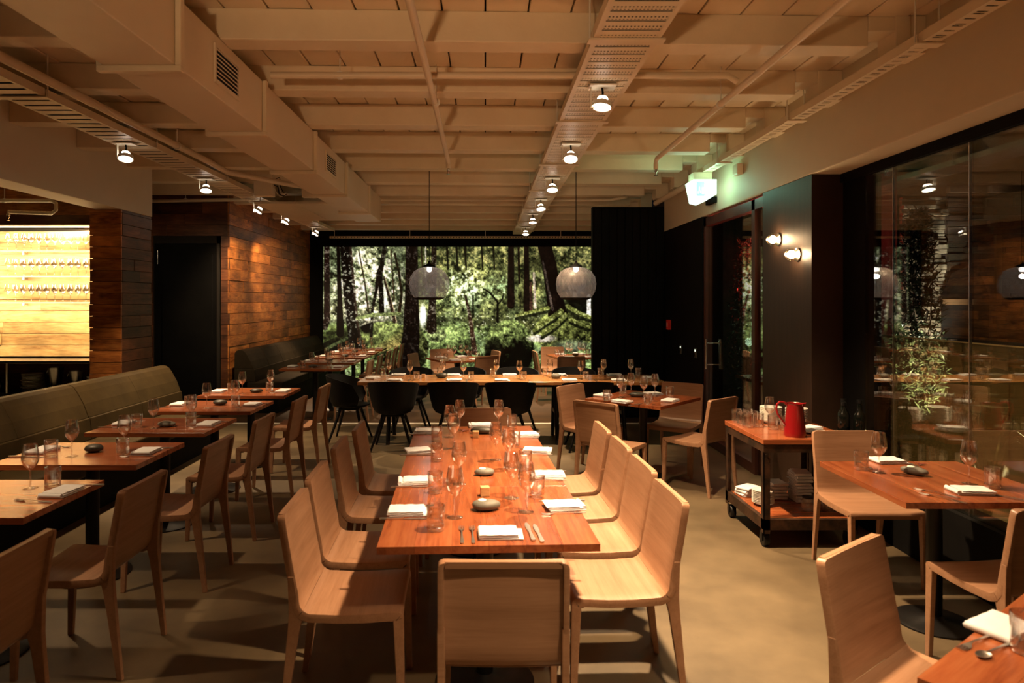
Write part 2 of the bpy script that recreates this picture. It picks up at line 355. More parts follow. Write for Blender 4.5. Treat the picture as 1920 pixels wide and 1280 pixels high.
# bar soffit and its timber clad column
struct('trim_5', MB().box(-4.30, -4.0, -7, 8.2, 2.70, ZP+0.02), M_wallp, 0.006)
colm = struct('trim_6', MB().box(-4.33, -4.03, 7.53, 8.2, 0, 2.70), M_gap)
plank_wall(colm, (-4.355, 7.53), (-4.005, 7.53), 0.0, 2.70, 0.127, M_plank, 1, lens=(0.6, 0.7))
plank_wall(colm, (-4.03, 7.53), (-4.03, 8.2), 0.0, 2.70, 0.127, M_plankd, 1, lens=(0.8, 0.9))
# bar back wall
wb = struct('wall_bar', MB().box(-9, -4.33, 8.52, 8.7, 0, ZP+0.03), M_gap)
plank_wall(wb, (-7.6, 8.52), (-4.33, 8.52), 1.0, 2.56, 0.142, M_plank_bar, 1, lens=(1.5, 2.6))
plank_wall(wb, (-7.6, 8.36), (-4.33, 8.36), 2.72, ZP, 0.167, M_plank, 1, lens=(1.2, 2.4))
link('soffit_board', MB().box(-7.6, -4.33, 8.16, 8.50, 2.60, 2.72), wood('dark_board', (0.04,0.012,0.006), (0.09,0.03,0.012), (0.14,0.05,0.02)), wb)
struct('wall_left_near', MB().box(-9.1, -9.0, -7, 16, 0, ZP+0.1), M_black)
struct('wall_near', MB().box(-9, XG, -7.1, -7, 0, ZP+0.1), M_black)
struct('wall_passage', MB().box(-5.9, -5.75, 8.7, 10.2, 0, ZP+0.03), M_black)
# niche lighting strips
st = thing('bar_light', 'warm glowing strip light under dark board above the bar shelves', 'light', (-6.0, 8.33, 2.595))
link('strip', MB().box(-1.6, 1.64, -0.012, 0.012, -0.003, 0.0), M_led, st)
lamp('AREA', 'bar_strip_light', (-5.5, 8.26, 2.57), 56, (1.0, 0.80, 0.46), shape='RECTANGLE', size=3.0, size_y=0.04, aim=(-5.6, 8.50, 1.7))
lamp('AREA', 'bar_shelf_light', (-5.5, 8.20, 1.66), 24, (1.0, 0.80, 0.46), shape='RECTANGLE', size=2.6, size_y=0.03, aim=(-5.5, 8.50, 1.30))
lamp('AREA', 'bar_shelf_light', (-5.5, 8.20, 2.28), 26, (1.0, 0.80, 0.46), shape='RECTANGLE', size=2.6, size_y=0.03, aim=(-5.5, 8.50, 2.0))
lamp('AREA', 'bar_shelf_light', (-5.5, 8.20, 1.98), 22, (1.0, 0.80, 0.46), shape='RECTANGLE', size=2.6, size_y=0.03, aim=(-5.5, 8.50, 1.7))
# shelves with glasses
s_z = [Q(0, 471, 8.4).z, Q(0, 518, 8.4).z, Q(0, 566, 8.4).z]
names = ['top', 'middle', 'bottom']
for z, nm in zip(s_z, names):
    sh = thing('glass_shelf', '%s clear glass shelf of the lit bar niche' % nm, 'shelf', (-5.7, 8.37, z), group='glass shelves behind the bar')
    link('pane', MB().box(-1.5, 1.36, -0.12, 0.12, -0.012, 0), M_glassbase, sh)
    link('front_edge', MB().box(-1.5, 1.36, -0.127, -0.121, -0.014, 0.002), noisy('shelf_edge', (0.10,0.06,0.03), (0.16,0.1,0.05)), sh)
    for bx in (-1.3, 0.0, 1.3): link('bracket', MB().box(bx-0.01, bx+0.01, 0.05, 0.125, -0.04, -0.013), M_chrome, sh)
# counter below the niche
bc = thing('back_counter', 'dark bar back counter with metal edge and open shelf', 'counter', (-5.9, 8.2, 0))
link('top', MB().box(-1.9, 1.54, -0.15, 0.29, 0.955, 0.985), M_chrome, bc, bevel=0.003)
link('body', MB().box(-1.9, 1.54, -0.12, 0.28, 0.0, 0.60), M_black, bc)
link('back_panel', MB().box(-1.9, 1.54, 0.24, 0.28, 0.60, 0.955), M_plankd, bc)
link('post', MB().box(0.23, 0.245, -0.13, -0.115, 0.60, 0.955), M_whitem, bc)
# ------------------------------------------------------------------ mural (a backlit forest print)
def mural():
    W, H = 540, 250; X0, Y0 = 604.0, 461.0
    gx, gy = np.meshgrid(np.arange(W)+X0, np.arange(H)+Y0)
    rs = np.random.RandomState(3)
    def vnoise(sx, sy, seed=0):
        r = np.random.RandomState(seed); nx = int(W/sx)+3; ny = int(H/sy)+3; g = r.rand(ny, nx)
        u = (gx-X0)/sx; v = (gy-Y0)/sy; iu = u.astype(int); iv = v.astype(int); fu = u-iu; fv = v-iv
        fu = fu*fu*(3-2*fu); fv = fv*fv*(3-2*fv)
        return (g[iv, iu]*(1-fu)+g[iv, iu+1]*fu)*(1-fv)+(g[iv+1, iu]*(1-fu)+g[iv+1, iu+1]*fu)*fv
    def fbm(s, seed=0, o=4, ax=1, ay=1):
        t = 0; a = 1; n = 0
        for i in range(o): t = t+a*vnoise(max(s*ax/2**i, 1.01), max(s*ay/2**i, 1.01), seed+i*7); n += a; a *= 0.65
        return t/n
    img = np.zeros((H, W, 3))
    def mix(mask, col):
        col = np.array(col)
        img[:] = img*(1-mask[..., None])+col*mask[..., None]
    def blob(cx, cy, rx, ry, soft=1.0):
        d = np.sqrt(((gx-cx)/rx)**2+((gy-cy)/ry)**2); return np.clip((1-d)/soft, 0, 1)
    f1 = fbm(14, 1, 5); f2 = fbm(6, 20, 4); f3 = fbm(40, 40, 3); f4 = fbm(3, 60, 2)
    img[:] = np.array([0.055, 0.075, 0.03])
    # canopy: light level map
    light = 0.30+0.75*blob(690, 520, 85, 95)+0.85*blob(880, 540, 70, 70)+0.45*blob(835, 560, 60, 50)+0.2*blob(960, 520, 60, 60)+0.25*blob(1005, 540, 30, 45)+0.3*blob(622, 540, 30, 90)
    leaf = np.clip((f2*0.55+f1*0.6+f4*0.25-0.55)*4.0*light+light*0.25, 0, 1.2)
    g1 = np.stack([0.20+0.45*f3, 0.34+0.30*f3, 0.10+0.25*f3*(gx < 760)+0.14*f1], -1)
    img[:] = img*0.6+g1*leaf[..., None]
    # bright gaps, pinkish white on the left, cool white-green in the middle
    gap = np.clip((f1*0.6+f2*0.4-0.50)*9, 0, 1)*np.clip(blob(690, 535, 80, 85, 0.5), 0, 1)*(gy < 612)
    mix(gap*0.9, (0.80, 0.72, 0.68))
    gap = np.clip((f2*0.7+f4*0.3-0.47)*7, 0, 1)*np.clip(blob(868, 540, 48, 46, 0.8), 0, 1); mix(gap*0.9, (0.75, 0.92, 0.72))
    gap = np.clip((f2*0.7+f4*0.3-0.52)*7, 0, 1)*np.clip(blob(935, 540, 40, 30, 0.8), 0, 1); mix(gap*0.7, (0.42, 0.66, 0.40))
    gap = np.clip((f2*0.6+f1*0.4-0.5)*8, 0, 1)*(gx > 800)*(gy < 500); mix(gap*0.55, (0.50, 0.46, 0.16))
    mix(blob(793, 592, 8, 26, 0.5), (0.85, 0.95, 0.85)); mix(blob(720, 560, 8, 34, 0.6)*0.8, (0.85, 0.9, 0.8))
    # ground
    gl = 612+10*np.sin(gx/37.0)+8*(f3-0.5)*4
    gm = np.clip((gy-gl)/8, 0, 1)
    gcol = np.stack([0.10+0.30*f1, 0.16+0.38*f1, 0.06+0.12*f2], -1)*np.clip((f2*1.3+f4*0.5-0.45)*2.4, 0.05, 1.3)[..., None]
    img[:] = img*(1-gm[..., None])+gcol*gm[..., None]
    sp = np.clip((f4-0.72)*8, 0, 1)*(gy > 585); mix(sp*0.5, (0.75, 0.78, 0.68))
    def mound(cx, cy, rx, ry, lit=(0.36, 0.46, 0.10), darkfrom=0.35):
        m = np.clip(blob(cx, cy, rx, ry, 0.08)*1.0, 0, 1); v = (gy-(cy-ry))/(2*ry); u = (gx-cx)/rx
        sh = np.clip(1.15-v/darkfrom*0.75-0.25*u+(f2-0.5)*1.6, 0.02, 1.25)
        c = np.array(lit)*sh[..., None]*(0.6+0.8*f4)[..., None]
        img[:] = img*(1-m[..., None])+c*m[..., None]
    mound(630, 650, 50, 32, (0.16, 0.22, 0.06)); mound(722, 640, 48, 40, (0.34, 0.42, 0.13), 0.6); mix(blob(687, 614, 16, 15, 0.4), (0.012, 0.012, 0.008))
    mound(765, 655, 40, 46, (0.22, 0.26, 0.08), 0.7); mound(846, 650, 42, 42, (0.38, 0.52, 0.17), 0.55); mound(818, 628, 20, 14, (0.4, 0.5, 0.2), 0.8)
    mound(955, 655, 48, 58, (0.32, 0.42, 0.13), 0.33); mix(blob(972, 672, 26, 42, 0.4)*0.93, (0.010, 0.013, 0.007))
    mix(blob(928, 655, 22, 24, 0.5)*0.8, (0.02, 0.02, 0.012))
    mound(1058, 622, 58, 42, (0.36, 0.42, 0.10), 0.7)
    rock = blob(1016, 634, 32, 9, 0.5); mix(rock*0.9, (0.62, 0.58, 0.55)); mix(blob(1070, 648, 40, 14, 0.7)*0.5, (0.5, 0.62, 0.42))
    def stroke(pts, col, mott=0.5, lich=0.0, edge=None, hard=1.0):
        best = np.full((H, W), -9.0); off = np.zeros((H, W))
        for (x0, y0, w0), (x1, y1, w1) in zip(pts[:-1], pts[1:]):
            dx, dy = x1-x0, y1-y0; L2 = dx*dx+dy*dy; t = np.clip(((gx-x0)*dx+(gy-y0)*dy)/L2, 0, 1)
            ex = gx-(x0+t*dx); ey = gy-(y0+t*dy); d = np.sqrt(ex*ex+ey*ey); s_ = (w0+(w1-w0)*t)/2+(f2-0.5)*1.5-d
            m2 = s_ > best; best = np.where(m2, s_, best); off = np.where(m2, ex/((w0+(w1-w0)*t)/2), off)
        m = np.clip(best*hard+0.5, 0, 1); c = np.array(col)*(1-mott+2*mott*f4)[..., None]
        if edge is not None:
            e = np.clip((off-0.45)*2.5, 0, 1); c = c*(1-e[..., None])+np.array(edge)*e[..., None]
        if lich: l = np.clip((f4*0.6+f2*0.5-0.62)*10, 0, 1)*lich; c = c*(1-l[..., None])+np.array((0.42, 0.44, 0.36))*l[..., None]
        img[:] = img*(1-m[..., None])+c*m[..., None]
    dk = (0.016, 0.010, 0.008)
    stroke([(606, 640, 5), (655, 615, 7)], (0.2, 0.28, 0.08)); stroke([(610, 655, 5), (650, 634, 6)], (0.26, 0.34, 0.14))
    stroke([(613, 461, 10), (613, 600, 12), (608, 612, 14)], (0.045, 0.016, 0.014), 0.6, 0.25)
    stroke([(634, 461, 6), (637, 560, 9), (638, 625, 15)], dk, 0.5)
    stroke([(648, 461, 22), (654, 534, 23), (660, 600, 22), (668, 650, 26)], dk, 0.6, 0.6, (0.10, 0.06, 0.04))
    stroke([(673, 470, 2.5), (684, 530, 3), (691, 584, 4)], (0.09, 0.07, 0.03))
    stroke([(722, 461, 8), (716, 495, 9), (711, 515, 12), (706, 540, 6), (698, 582, 5), (696, 632, 6)], (0.03, 0.022, 0.015), 0.6, 0.2)
    stroke([(714, 520, 8), (716, 586, 10)], dk, 0.5, 0.35); stroke([(720, 520, 4), (731, 560, 6), (740, 602, 8)], (0.07, 0.04, 0.02), 0.6, 0.3, (0.5, 0.4, 0.25))
    stroke([(740, 475, 4), (748, 510, 4), (753, 550, 5), (748, 590, 6)], (0.05, 0.035, 0.015)); stroke([(733, 470, 2), (739, 560, 3)], (0.1, 0.07, 0.03))
    stroke([(670, 596, 6), (700, 590, 7), (752, 588, 5)], (0.22, 0.27, 0.10)); stroke([(676, 610, 3), (700, 600, 4), (720, 602, 3)], (0.3, 0.3, 0.22))
    for a in range(5): stroke([(756-a*2, 612+a*8, 6), (735-a*6, 630+a*7, 6), (700-a*4, 652+a*4, 4)], (0.26+0.03*a, 0.32, 0.09), 0.6)
    stroke([(772, 461, 22), (772, 552, 25), (771, 627, 32), (766, 670, 38), (760, 710, 46)], (0.022, 0.009, 0.008), 0.7, 0.10)
    stroke([(814, 461, 9), (812, 540, 11), (810, 580, 14), (809, 616, 20)], (0.05, 0.03, 0.018), 0.6, 0.3)
    stroke([(790, 461, 3), (792, 500, 3)], (0.08, 0.06, 0.02)); stroke([(798, 461, 2), (798, 520, 2)], (0.5, 0.5, 0.42))
    for xx in (838, 856, 872, 903, 925): stroke([(xx, 461, 3+(xx % 3)), (xx+2, 505, 3)], (0.03, 0.03, 0.014))
    stroke([(873, 556, 4), (879, 582, 6), (885, 620, 8), (890, 660, 11)], (0.12, 0.06, 0.03), 0.7, 0.5)
    stroke([(887, 555, 3), (887, 595, 3)], (0.03, 0.03, 0.01))
    stroke([(906, 541, 2), (918, 548, 3), (933, 566, 4), (933, 603, 5)], (0.015, 0.012, 0.008)); stroke([(933, 572, 3), (942, 560, 3), (944, 550, 2)], (0.015, 0.012, 0.008))
    stroke([(958, 461, 11), (958, 572, 14)], (0.035, 0.018, 0.012), 0.6); stroke([(987, 461, 9), (988, 580, 12)], (0.04, 0.018, 0.012), 0.6)
    stroke([(972, 461, 4), (974, 530, 4)], (0.05, 0.03, 0.015)); stroke([(995, 530, 4), (996, 582, 6)], (0.16, 0.08, 0.05), 0.6)
    stroke([(1001, 512, 4), (1003, 576, 5)], (0.60, 0.52, 0.42), 0.3); mix(blob(985, 560, 22, 26, 0.6)*0.5, (0.02, 0.015, 0.01))
    mix(np.clip(blob(1086, 560, 30, 60, 0.4), 0, 1)*0.9*(gy < 600), (0.010, 0.012, 0.008))
    stroke([(1021, 461, 26), (1031, 501, 27), (1040, 560, 30), (1046, 588, 38)], (0.028, 0.014, 0.010), 0.7, 0.0, (0.02, 0.01, 0.008))
    stroke([(1018, 490, 3), (1028, 540, 4), (1036, 580, 5)], (0.16, 0.12, 0.10), 0.6)
    stroke([(1104, 555, 7), (1104, 594, 8)], (0.55, 0.56, 0.56), 0.2)
    rc = (0.26, 0.30, 0.06)
    for pts in ([(1052, 585, 10), (1024, 604, 8), (1002, 620, 7)], [(1060, 592, 10), (1040, 612, 8), (1016, 628, 7)], [(1064, 575, 8), (1090, 590, 8), (1124, 602, 6)], [(1070, 600, 7), (1098, 612, 7), (1126, 616, 5)], [(1028, 578, 7), (1004, 584, 6), (968, 592, 5)]):
        stroke([(a, b+5, c) for a, b, c in pts], (0.05, 0.06, 0.022), 0.6); stroke([(a, b-1, c) for a, b, c in pts], rc, 0.8, 0.3)
    img[:] *= (0.75+0.5*f4)[..., None]
    img *= (0.55+0.9*f2)[..., None]*(0.8+0.4*(fbm(2.5, 90, 2)>0.45))[..., None]
    dk_ = 1-0.55*blob(1000, 500, 90, 75)-0.45*blob(640, 640, 60, 40)-0.5*blob(1085, 520, 50, 70)-0.25*blob(860, 480, 80, 40); img *= (dk_*(0.55+0.9*f3)*np.where(gy > 600, 0.8, 1.0))[..., None]
    lum = img.mean(-1, keepdims=True); img = lum+(img-lum)*0.62; img *= np.array([1.0, 0.97, 0.90])
    img = np.clip(img*1.5, 0, 1)**1.7
    # geometry: a flat grid at the wall, 1 vertex per print dot
    s_ = F/(YB-0.03)
    xs = (gx-VX)/s_; zs = EYE-(gy-VY)/s_
    top = 2.88; zs = np.clip(zs, 0.02, None)
    v = np.stack([xs, np.full_like(xs, YB-0.03), zs], -1).reshape(-1, 3)
    idx = np.arange(H*W).reshape(H, W)
    f = np.stack([idx[:-1, :-1], idx[1:, :-1], idx[1:, 1:], idx[:-1, 1:]], -1).reshape(-1, 4)
    me = bpy.data.meshes.new('forest_print'); me.vertices.add(len(v)); me.vertices.foreach_set('co', v.ravel().astype(np.float32))
    me.loops.add(f.size); me.loops.foreach_set('vertex_index', f.ravel().astype(np.int32)); me.polygons.add(len(f))
    me.polygons.foreach_set('loop_start', np.arange(0, f.size, 4, dtype=np.int32)); me.polygons.foreach_set('loop_total', np.full(len(f), 4, dtype=np.int32)); me.update()
    ca = me.color_attributes.new('print', 'FLOAT_COLOR', 'POINT')
    rgba = np.concatenate([img.reshape(-1, 3), np.ones((H*W, 1))], 1).astype(np.float32); ca.data.foreach_set('color', rgba.ravel())
    m = mat('forest_print', (0.1,0.1,0.1), 0.5); nt = m.node_tree; b = nt.nodes['Principled BSDF']; L = nt.links.new
    at = N(nt, 'ShaderNodeAttribute'); at.attribute_name = 'print'
    L(at.outputs['Color'], b.inputs['Base Color']); L(at.outputs['Color'], b.inputs['Emission Color']); b.inputs['Emission Strength'].default_value = MURAL
    return me, m
MURAL = 0.95
me, m = mural()
mu = thing('forest_mural', 'backlit forest photograph mural of mossy boulders and tree trunks on back wall', 'mural')
link('print', me, m, mu)
s_ = F/15.0
link('frame', MB().box(-3.62, -3.56, YB-0.06, YB, 0, 2.94).box(-3.56, 2.75, YB-0.06, YB, 2.885, 2.94).box(2.69, 2.75, YB-0.06, YB, 0, 2.885), M_black, mu, bevel=0.004)
# ------------------------------------------------------------------ services under the ceiling
ad = thing('air_duct', 'long rectangular cream air duct with flanged joints under the beams', 'duct')
dx0, dx1, dz0, dz1 = -1.87, -1.515, 2.84, 3.185
fy = [-1.0, 0.6, 2.0, 3.35, 4.65, 6.03, 7.38, 8.84, 9.9]
for a, b_ in zip(fy[:-1], fy[1:]):
    g = 0.0
    link('duct_section', MB().box(dx0, dx1, a+0.002, b_-0.002, dz0, dz1), M_paint2, ad, bevel=0.006)
for y in fy[1:-1]:
    link('flange', MB().box(dx0-0.03, dx1+0.03, y-0.022, y+0.022, dz0-0.03, dz0-0.001).box(dx1+0.001, dx1+0.03, y-0.022, y+0.022, dz0-0.001, dz1).box(dx0-0.03, dx0-0.001, y-0.022, y+0.022, dz0-0.001, dz1), M_paint, ad, bevel=0.004)
for ya, yb, za, zb in ((3.80, 4.18, 2.91, 3.13), (6.45, 6.90, 2.92, 3.12)):
    gr = link('grille', MB().box(dx1+0.001, dx1+0.012, ya, yb, zb-0.02, zb).box(dx1+0.001, dx1+0.012, ya, yb, za, za+0.02).box(dx1+0.001, dx1+0.012, ya, ya+0.02, za+0.02, zb-0.02).box(dx1+0.001, dx1+0.012, yb-0.02, yb, za+0.02, zb-0.02), M_paint2, ad)
    link('grille_back', MB().box(dx1+0.0005, dx1+0.003, ya+0.02, yb-0.02, za+0.02, zb-0.02), M_gap, gr)
    n_s = 8
    for i in range(n_s):
        z = za+0.025+i*(zb-za-0.05)/(n_s-1)
        mb = MB().box(-0.001, 0.012, ya+0.02, yb-0.02, -0.002, 0.003)
        o = link('slat', mb, M_paint2, gr, loc=(dx1+0.004, 0, z-0.002)); o.rotation_euler[1] = 0.5
# lowered service panel and boxes left of the duct
sp = thing('service_panel', 'flat cream ceiling access panel hung left of the air duct far end', 'panel')
link('panel', MB().box(-2.95, -2.42, 8.7, 10.5, 2.93, 2.96), M_paint2, sp, bevel=0.003)
link('panel', MB().box(-2.41, -1.92, 8.7, 10.5, 2.93, 2.96), M_paint2, sp, bevel=0.003)
for hx in (-2.9, -2.0):
    for hy in (8.8, 10.4): link('hanger', MB().tube([(hx, hy, 2.96), (hx, hy, ZP-0.02)], 0.005), M_whitem, sp)
jb = thing('junction_box', 'tall cream electrical box with loose cables beside left cable tray', 'box', (-2.62, 8.1, 2.93))
link('body', MB().box(-0.11, 0.11, -0.06, 0.06, 0, 0.255), M_paint2, jb, bevel=0.005)
for xx in (-0.09, 0.09): link('hanger', MB().tube([(xx, 0, 0.255), (xx, 0, ZP-0.02-2.93)], 0.005, 6), M_whitem, jb)
link('cover', MB().box(-0.1, 0.1, -0.066, -0.0605, 0.012, 0.24), M_paint, jb, bevel=0.002)
for k_ in range(4):
    pts = [(0.11, 0.0, 0.2-k_*0.03)]+[(0.13+0.05*t+0.02*math.sin(3*t+k_), 0.02*k_, 0.2-k_*0.03+0.06*math.sin(t*2.1+k_)-t*0.05) for t in (0.5, 1, 1.5, 2)]
    link('cable', MB().tube(pts, 0.005, 6), M_whitem if k_ % 2 else M_black, jb)
jb2 = thing('junction_box', 'small cream electrical box beside the air duct', 'box', (-2.18, 8.45, 2.97))
link('body', MB().box(-0.08, 0.08, -0.05, 0.05, 0, 0.12), M_paint2, jb2, bevel=0.005)
for xx in (-0.07, -0.04): link('hanger', MB().tube([(xx, 0, 0.12), (xx, 0, ZP-0.02-2.97)], 0.005, 6), M_whitem, jb2)
link('lid', MB().box(-0.02, 0.07, -0.045, 0.045, 0.121, 0.135), M_paint2, jb2)
# cable trays
def tray(name, label, x0, x1, ya, yb, z, joints, style, m):
    t = thing(name, label, 'cable tray')
    h = 0.055
    ends = [ya]+[j for j in joints if ya < j < yb]+[yb]
    for a, b_ in zip(ends[:-1], ends[1:]):
        link('side_rail', MB().box(x0-0.004, x0, a+0.005, b_-0.005, z, z+h), m, t)
        link('side_rail', MB().box(x1, x1+0.004, a+0.005, b_-0.005, z, z+h), m, t)
    mb = MB(); y = ya; wdt = x1-x0
    if style == 'perf':
        p = 0.115
        while y < yb-p:
            # solid band, row of small holes, solid lip, one long slot
            mb.box(x0, x1, y, y+0.050, z, z+0.003)
            mb.box(x0, x0+0.025, y+0.050, y+p, z, z+0.003); mb.box(x1-0.025, x1, y+0.050, y+p, z, z+0.003)
            nb = 17
            for i in range(nb):
                xx = x0+0.025+(wdt-0.05)*i/(nb-1); mb.box(xx-0.0045, xx+0.0045, y+0.050, y+0.066, z, z+0.003)
            mb.box(x0+0.025, x1-0.025, y+0.066, y+0.082, z, z+0.003)
            for i in range(nb):
                xx = x0+0.025+(wdt-0.05)*i/(nb-1); mb.box(xx-0.0045, xx+0.0045, y+0.082, y+0.094, z, z+0.003)
            mb.box(x0+0.025, x1-0.025, y+0.094, y+0.099, z, z+0.003)
            y += p
        mb.box(x0, x1, y, yb, z, z+0.003)
    elif style == 'rung':
        p = 0.125
        while y < yb-p:
            mb.box(x0, x1, y, y+0.09, z, z+0.003); mb.box(x0, x0+0.02, y+0.09, y+p, z, z+0.003); mb.box(x1-0.02, x1, y+0.09, y+p, z, z+0.003)
            y += p
    else:
        p = 0.15
        while y < yb-p:
            mb.box(x0, x1, y, y+0.05, z, z+0.003); mb.box(x0, x0+0.02, y+0.05, y+p, z, z+0.003); mb.box(x1-0.02, x1, y+0.05, y+p, z, z+0.003)
            mb.box(x0+0.02, x1-0.02, y+0.065, y+0.075, z, z+0.003); mb.box(x0+0.02, x1-0.02, y+0.09, y+0.135, z, z+0.003)
            y += p
    link('perforated_base', mb, m, t, kind='stuff')
    link('cable_bundle', MB().box(x0+0.02, x1-0.02, ya, yb, z+0.012, z+0.04), M_gap, t)
    for j in joints:
        if ya < j < yb:
            link('joint_plate', MB().box(x0-0.03, x1+0.03, j-0.035, j+0.035, z-0.012, z-0.001), m, t, bevel=0.003)
            for xx in (x0-0.018, x1+0.018): link('hanger', MB().tube([(xx, j, z-0.001), (xx, j, ZP-0.02)], 0.005, 6), M_whitem, t)
    return t
ZT = 3.08
JT = [2.0, 3.64, 5.3, 6.95, 8.6, 10.25, 11.9, 13.5]
tray('cable_tray', 'wide perforated cable tray over the centre table', 0.575, 0.925, -2, 14.2, ZT, JT, 'perf', M_paint2)
tray('cable_tray', 'slatted cable tray over the left banquette tables', -3.30, -3.0, -2, 13.6, ZT, [1.2, 2.9, 4.65, 6.2, 7.9, 9.6, 11.3, 12.9], 'rung', M_paint2)
tray('cable_tray', 'narrow slotted cable tray along the right bulkhead', 2.36, 2.455, -2, 7.7, ZT+0.01, [0.3, 2.5, 3.72, 5.3, 6.9], 'slot', M_paint2)
# far cross rail
cr = thing('cable_rail', 'thin cream cable rail across the room above the forest mural', 'rail')
mb = MB(); xx = -3.3
while xx < 2.5: mb.box(xx, xx+0.035, 14.46, 14.50, 3.035, 3.06); mb.box(xx, xx+0.06, 14.458, 14.502, 3.061, 3.068); mb.box(xx, xx+0.06, 14.458, 14.502, 3.027, 3.034); xx += 0.06
link('slotted_strip', mb, M_paint, cr, kind='stuff')
for xx in (-3.2, -1.6, 0.0, 1.6): link('hanger', MB().tube([(xx, 14.48, 3.068), (xx, 14.48, ZP-0.02)], 0.006, 6), M_whitem, cr)
# sprinkler pipes
def pipe(label, pts, r, head=None, hang=()):
    t = thing('sprinkler_pipe', label, 'pipe')
    link('pipe', MB().tube(pts, r, 10), M_paint2, t)
    for p in hang:
        link('hanger', MB().tube([(p[0], p[1], p[2]+r*0.9), (p[0], p[1], ZP-0.02)], 0.004, 6).lathe([(r*1.25, -0.012), (r*1.25, 0.012)], 12, Matrix.Translation(p)@Matrix.Rotation(PI/2, 4, 'X')), M_whitem, t)
    if head:
        hd = link('sprinkler_head', MB().lathe([(0.012, 0), (0.016, -0.02), (0.009, -0.03), (0.005, -0.05), (0.02, -0.055), (0.02, -0.06), (0.0, -0.062)], 12, Matrix.Translation(head)), M_chrome, t)
    return t
pipe('thin cream sprinkler pipe left of the central cable tray', [(-0.345, -2, 3.10), (-0.36, 4.8, 3.10), (-0.375, 6.85, 3.10), (-0.375, 6.9, 3.08), (-0.375, 6.9, 3.03)], 0.022, (-0.375, 6.9, 3.03), [(-0.35, 4.85, 3.10)])
pipe('cream sprinkler pipe right of the central cable tray', [(1.68, -2, 3.10), (1.69, 4.9, 3.10), (1.70, 6.75, 3.10), (1.70, 6.8, 3.06), (1.70, 6.8, 3.0)], 0.024, (1.70, 6.8, 3.0), [(1.69, 4.9, 3.10)])
pipe('cream cross pipe joining the sprinkler pipe under second beam', [(-1.40, 4.46, 3.163), (1.58, 4.46, 3.163), (1.65, 4.48, 3.13)], 0.022, None, [(-0.95, 4.46, 3.163)])
pipe('far cream cross pipe near the pendant cords', [(-1.8, 9.95, 3.165), (1.8, 9.95, 3.165), (2.0, 9.7, 3.165)], 0.02, None, [(-0.2, 9.95, 3.165)])
pipe('cream conduit pipe between the left tray and the duct', [(-2.80, -2, 3.10), (-2.80, 6.9, 3.10), (-2.72, 7.2, 3.05), (-2.2, 7.9, 3.03), (-1.95, 8.2, 3.05)], 0.03, None, [(-2.8, 3.4, 3.10), (-2.8, 6.2, 3.10)])
pipe('cream sprinkler pipe above the lit bar niche', [(-6.6, 7.95, 2.86), (-5.05, 7.95, 2.86), (-5.0, 7.95, 2.83), (-5.0, 7.95, 2.75), (-5.05, 7.95, 2.71), (-5.45, 7.8, 2.71), (-5.45, 7.8, 2.67)], 0.022, (-5.45, 7.8, 2.67), [(-5.6, 7.95, 2.86)])
pipe('cream pipe in front of the dark timber door wall', [(-5.05, 9.8, 3.03), (-5.1, 9.8, 3.12), (-3.38, 9.8, 3.15)], 0.024, None, [(-4.3, 9.8, 3.14)])
pipe('cream pipe running into the right bulkhead behind the exit sign', [(2.42, 7.75, 3.09), (2.42, 8.3, 3.08), (2.42, 9.7, 3.08)], 0.035, None, [(2.42, 8.0, 3.08)])
# spotlights
def make_spot():
    t = thing('ceiling_spotlight', None, None)
    link('mount_plate', MB().box(-0.085, 0.085, -0.06, 0.06, 0.095, 0.105), M_whitem, t, bevel=0.003)
    link('bracket', MB().box(-0.078, -0.070, -0.012, 0.012, -0.03, 0.095).box(-0.078, -0.05, -0.012, 0.012, -0.036, -0.03), M_whitem, t)
    link('stem', MB().tube([(0, 0, 0.095), (0.004, 0, 0.06), (0, 0, 0.035)], 0.007, 8), M_black, t)
    h = link('lamp_head', MB().lathe([(0.0, 0.04), (0.03, 0.038), (0.034, 0.015), (0.05, 0.0), (0.062, -0.004), (0.066, -0.035), (0.060, -0.035), (0.054, -0.02), (0.0, -0.02)], 24), M_whitem, t)
    link('lens', MB().lathe([(0.0, -0.030), (0.056, -0.030), (0.056, -0.026), (0.0, -0.026)], 24), M_bulb, h)
    link('top_glow', MB().lathe([(0.0305, 0.034), (0.034, 0.026), (0.0362, 0.014), (0.0345, 0.014)], 24, closed=True), M_bulb, h)
    return t
spot = Proto(make_spot())
pos_words = ['nearest', 'second', 'third', 'fourth', 'fifth', 'farthest']
ctr = [(1130, 195), (1071, 293), (1037, 351), (1013, 386), (998, 414), (988, 435)]
lft = [(235, 292), (380, 353), (477, 392), (541, 413), (589, 436)]
ys = [4.38, 6.0, 7.65, 9.24, 10.8, 12.7]
SP = []
for i, (px, py) in enumerate(ctr):
    o = spot.put((0.75, ys[i], ZT-0.118), 0, 'white round spotlight on the central cable tray, %s of its row' % pos_words[i], 'spotlights', cat='spotlight')
    SP.append((o, (0.75, ys[i], ZT-0.118)))
    tilt = [(0.25, 0.15), (0.12, -0.1), (0.05, 0.0), (-0.1, 0.0), (0.0, 0.1), (0.05, 0.1)][i]
    h = [c for c in o.children if c.name.startswith('lamp_head')][0]; h.rotation_euler = (-0.32+tilt[1], tilt[0]*0.6, 0)
lw_ = ['nearest', 'second', 'third', 'fourth', 'farthest']
for i, (px, py) in enumerate(lft):
    Y = [5.98, 7.7, 9.5, 10.8, 12.7][i]
    o = spot.put((-3.15, Y, ZT-0.118), 0, 'white round spotlight on the left cable tray, %s of its row' % lw_[i], 'spotlights')
    h = [c for c in o.children if c.name.startswith('lamp_head')][0]; h.rotation_euler = (-0.3, -0.1 if i < 2 else 0.5, 0)
    SP.append((o, (-3.15, Y, ZT-0.118)))
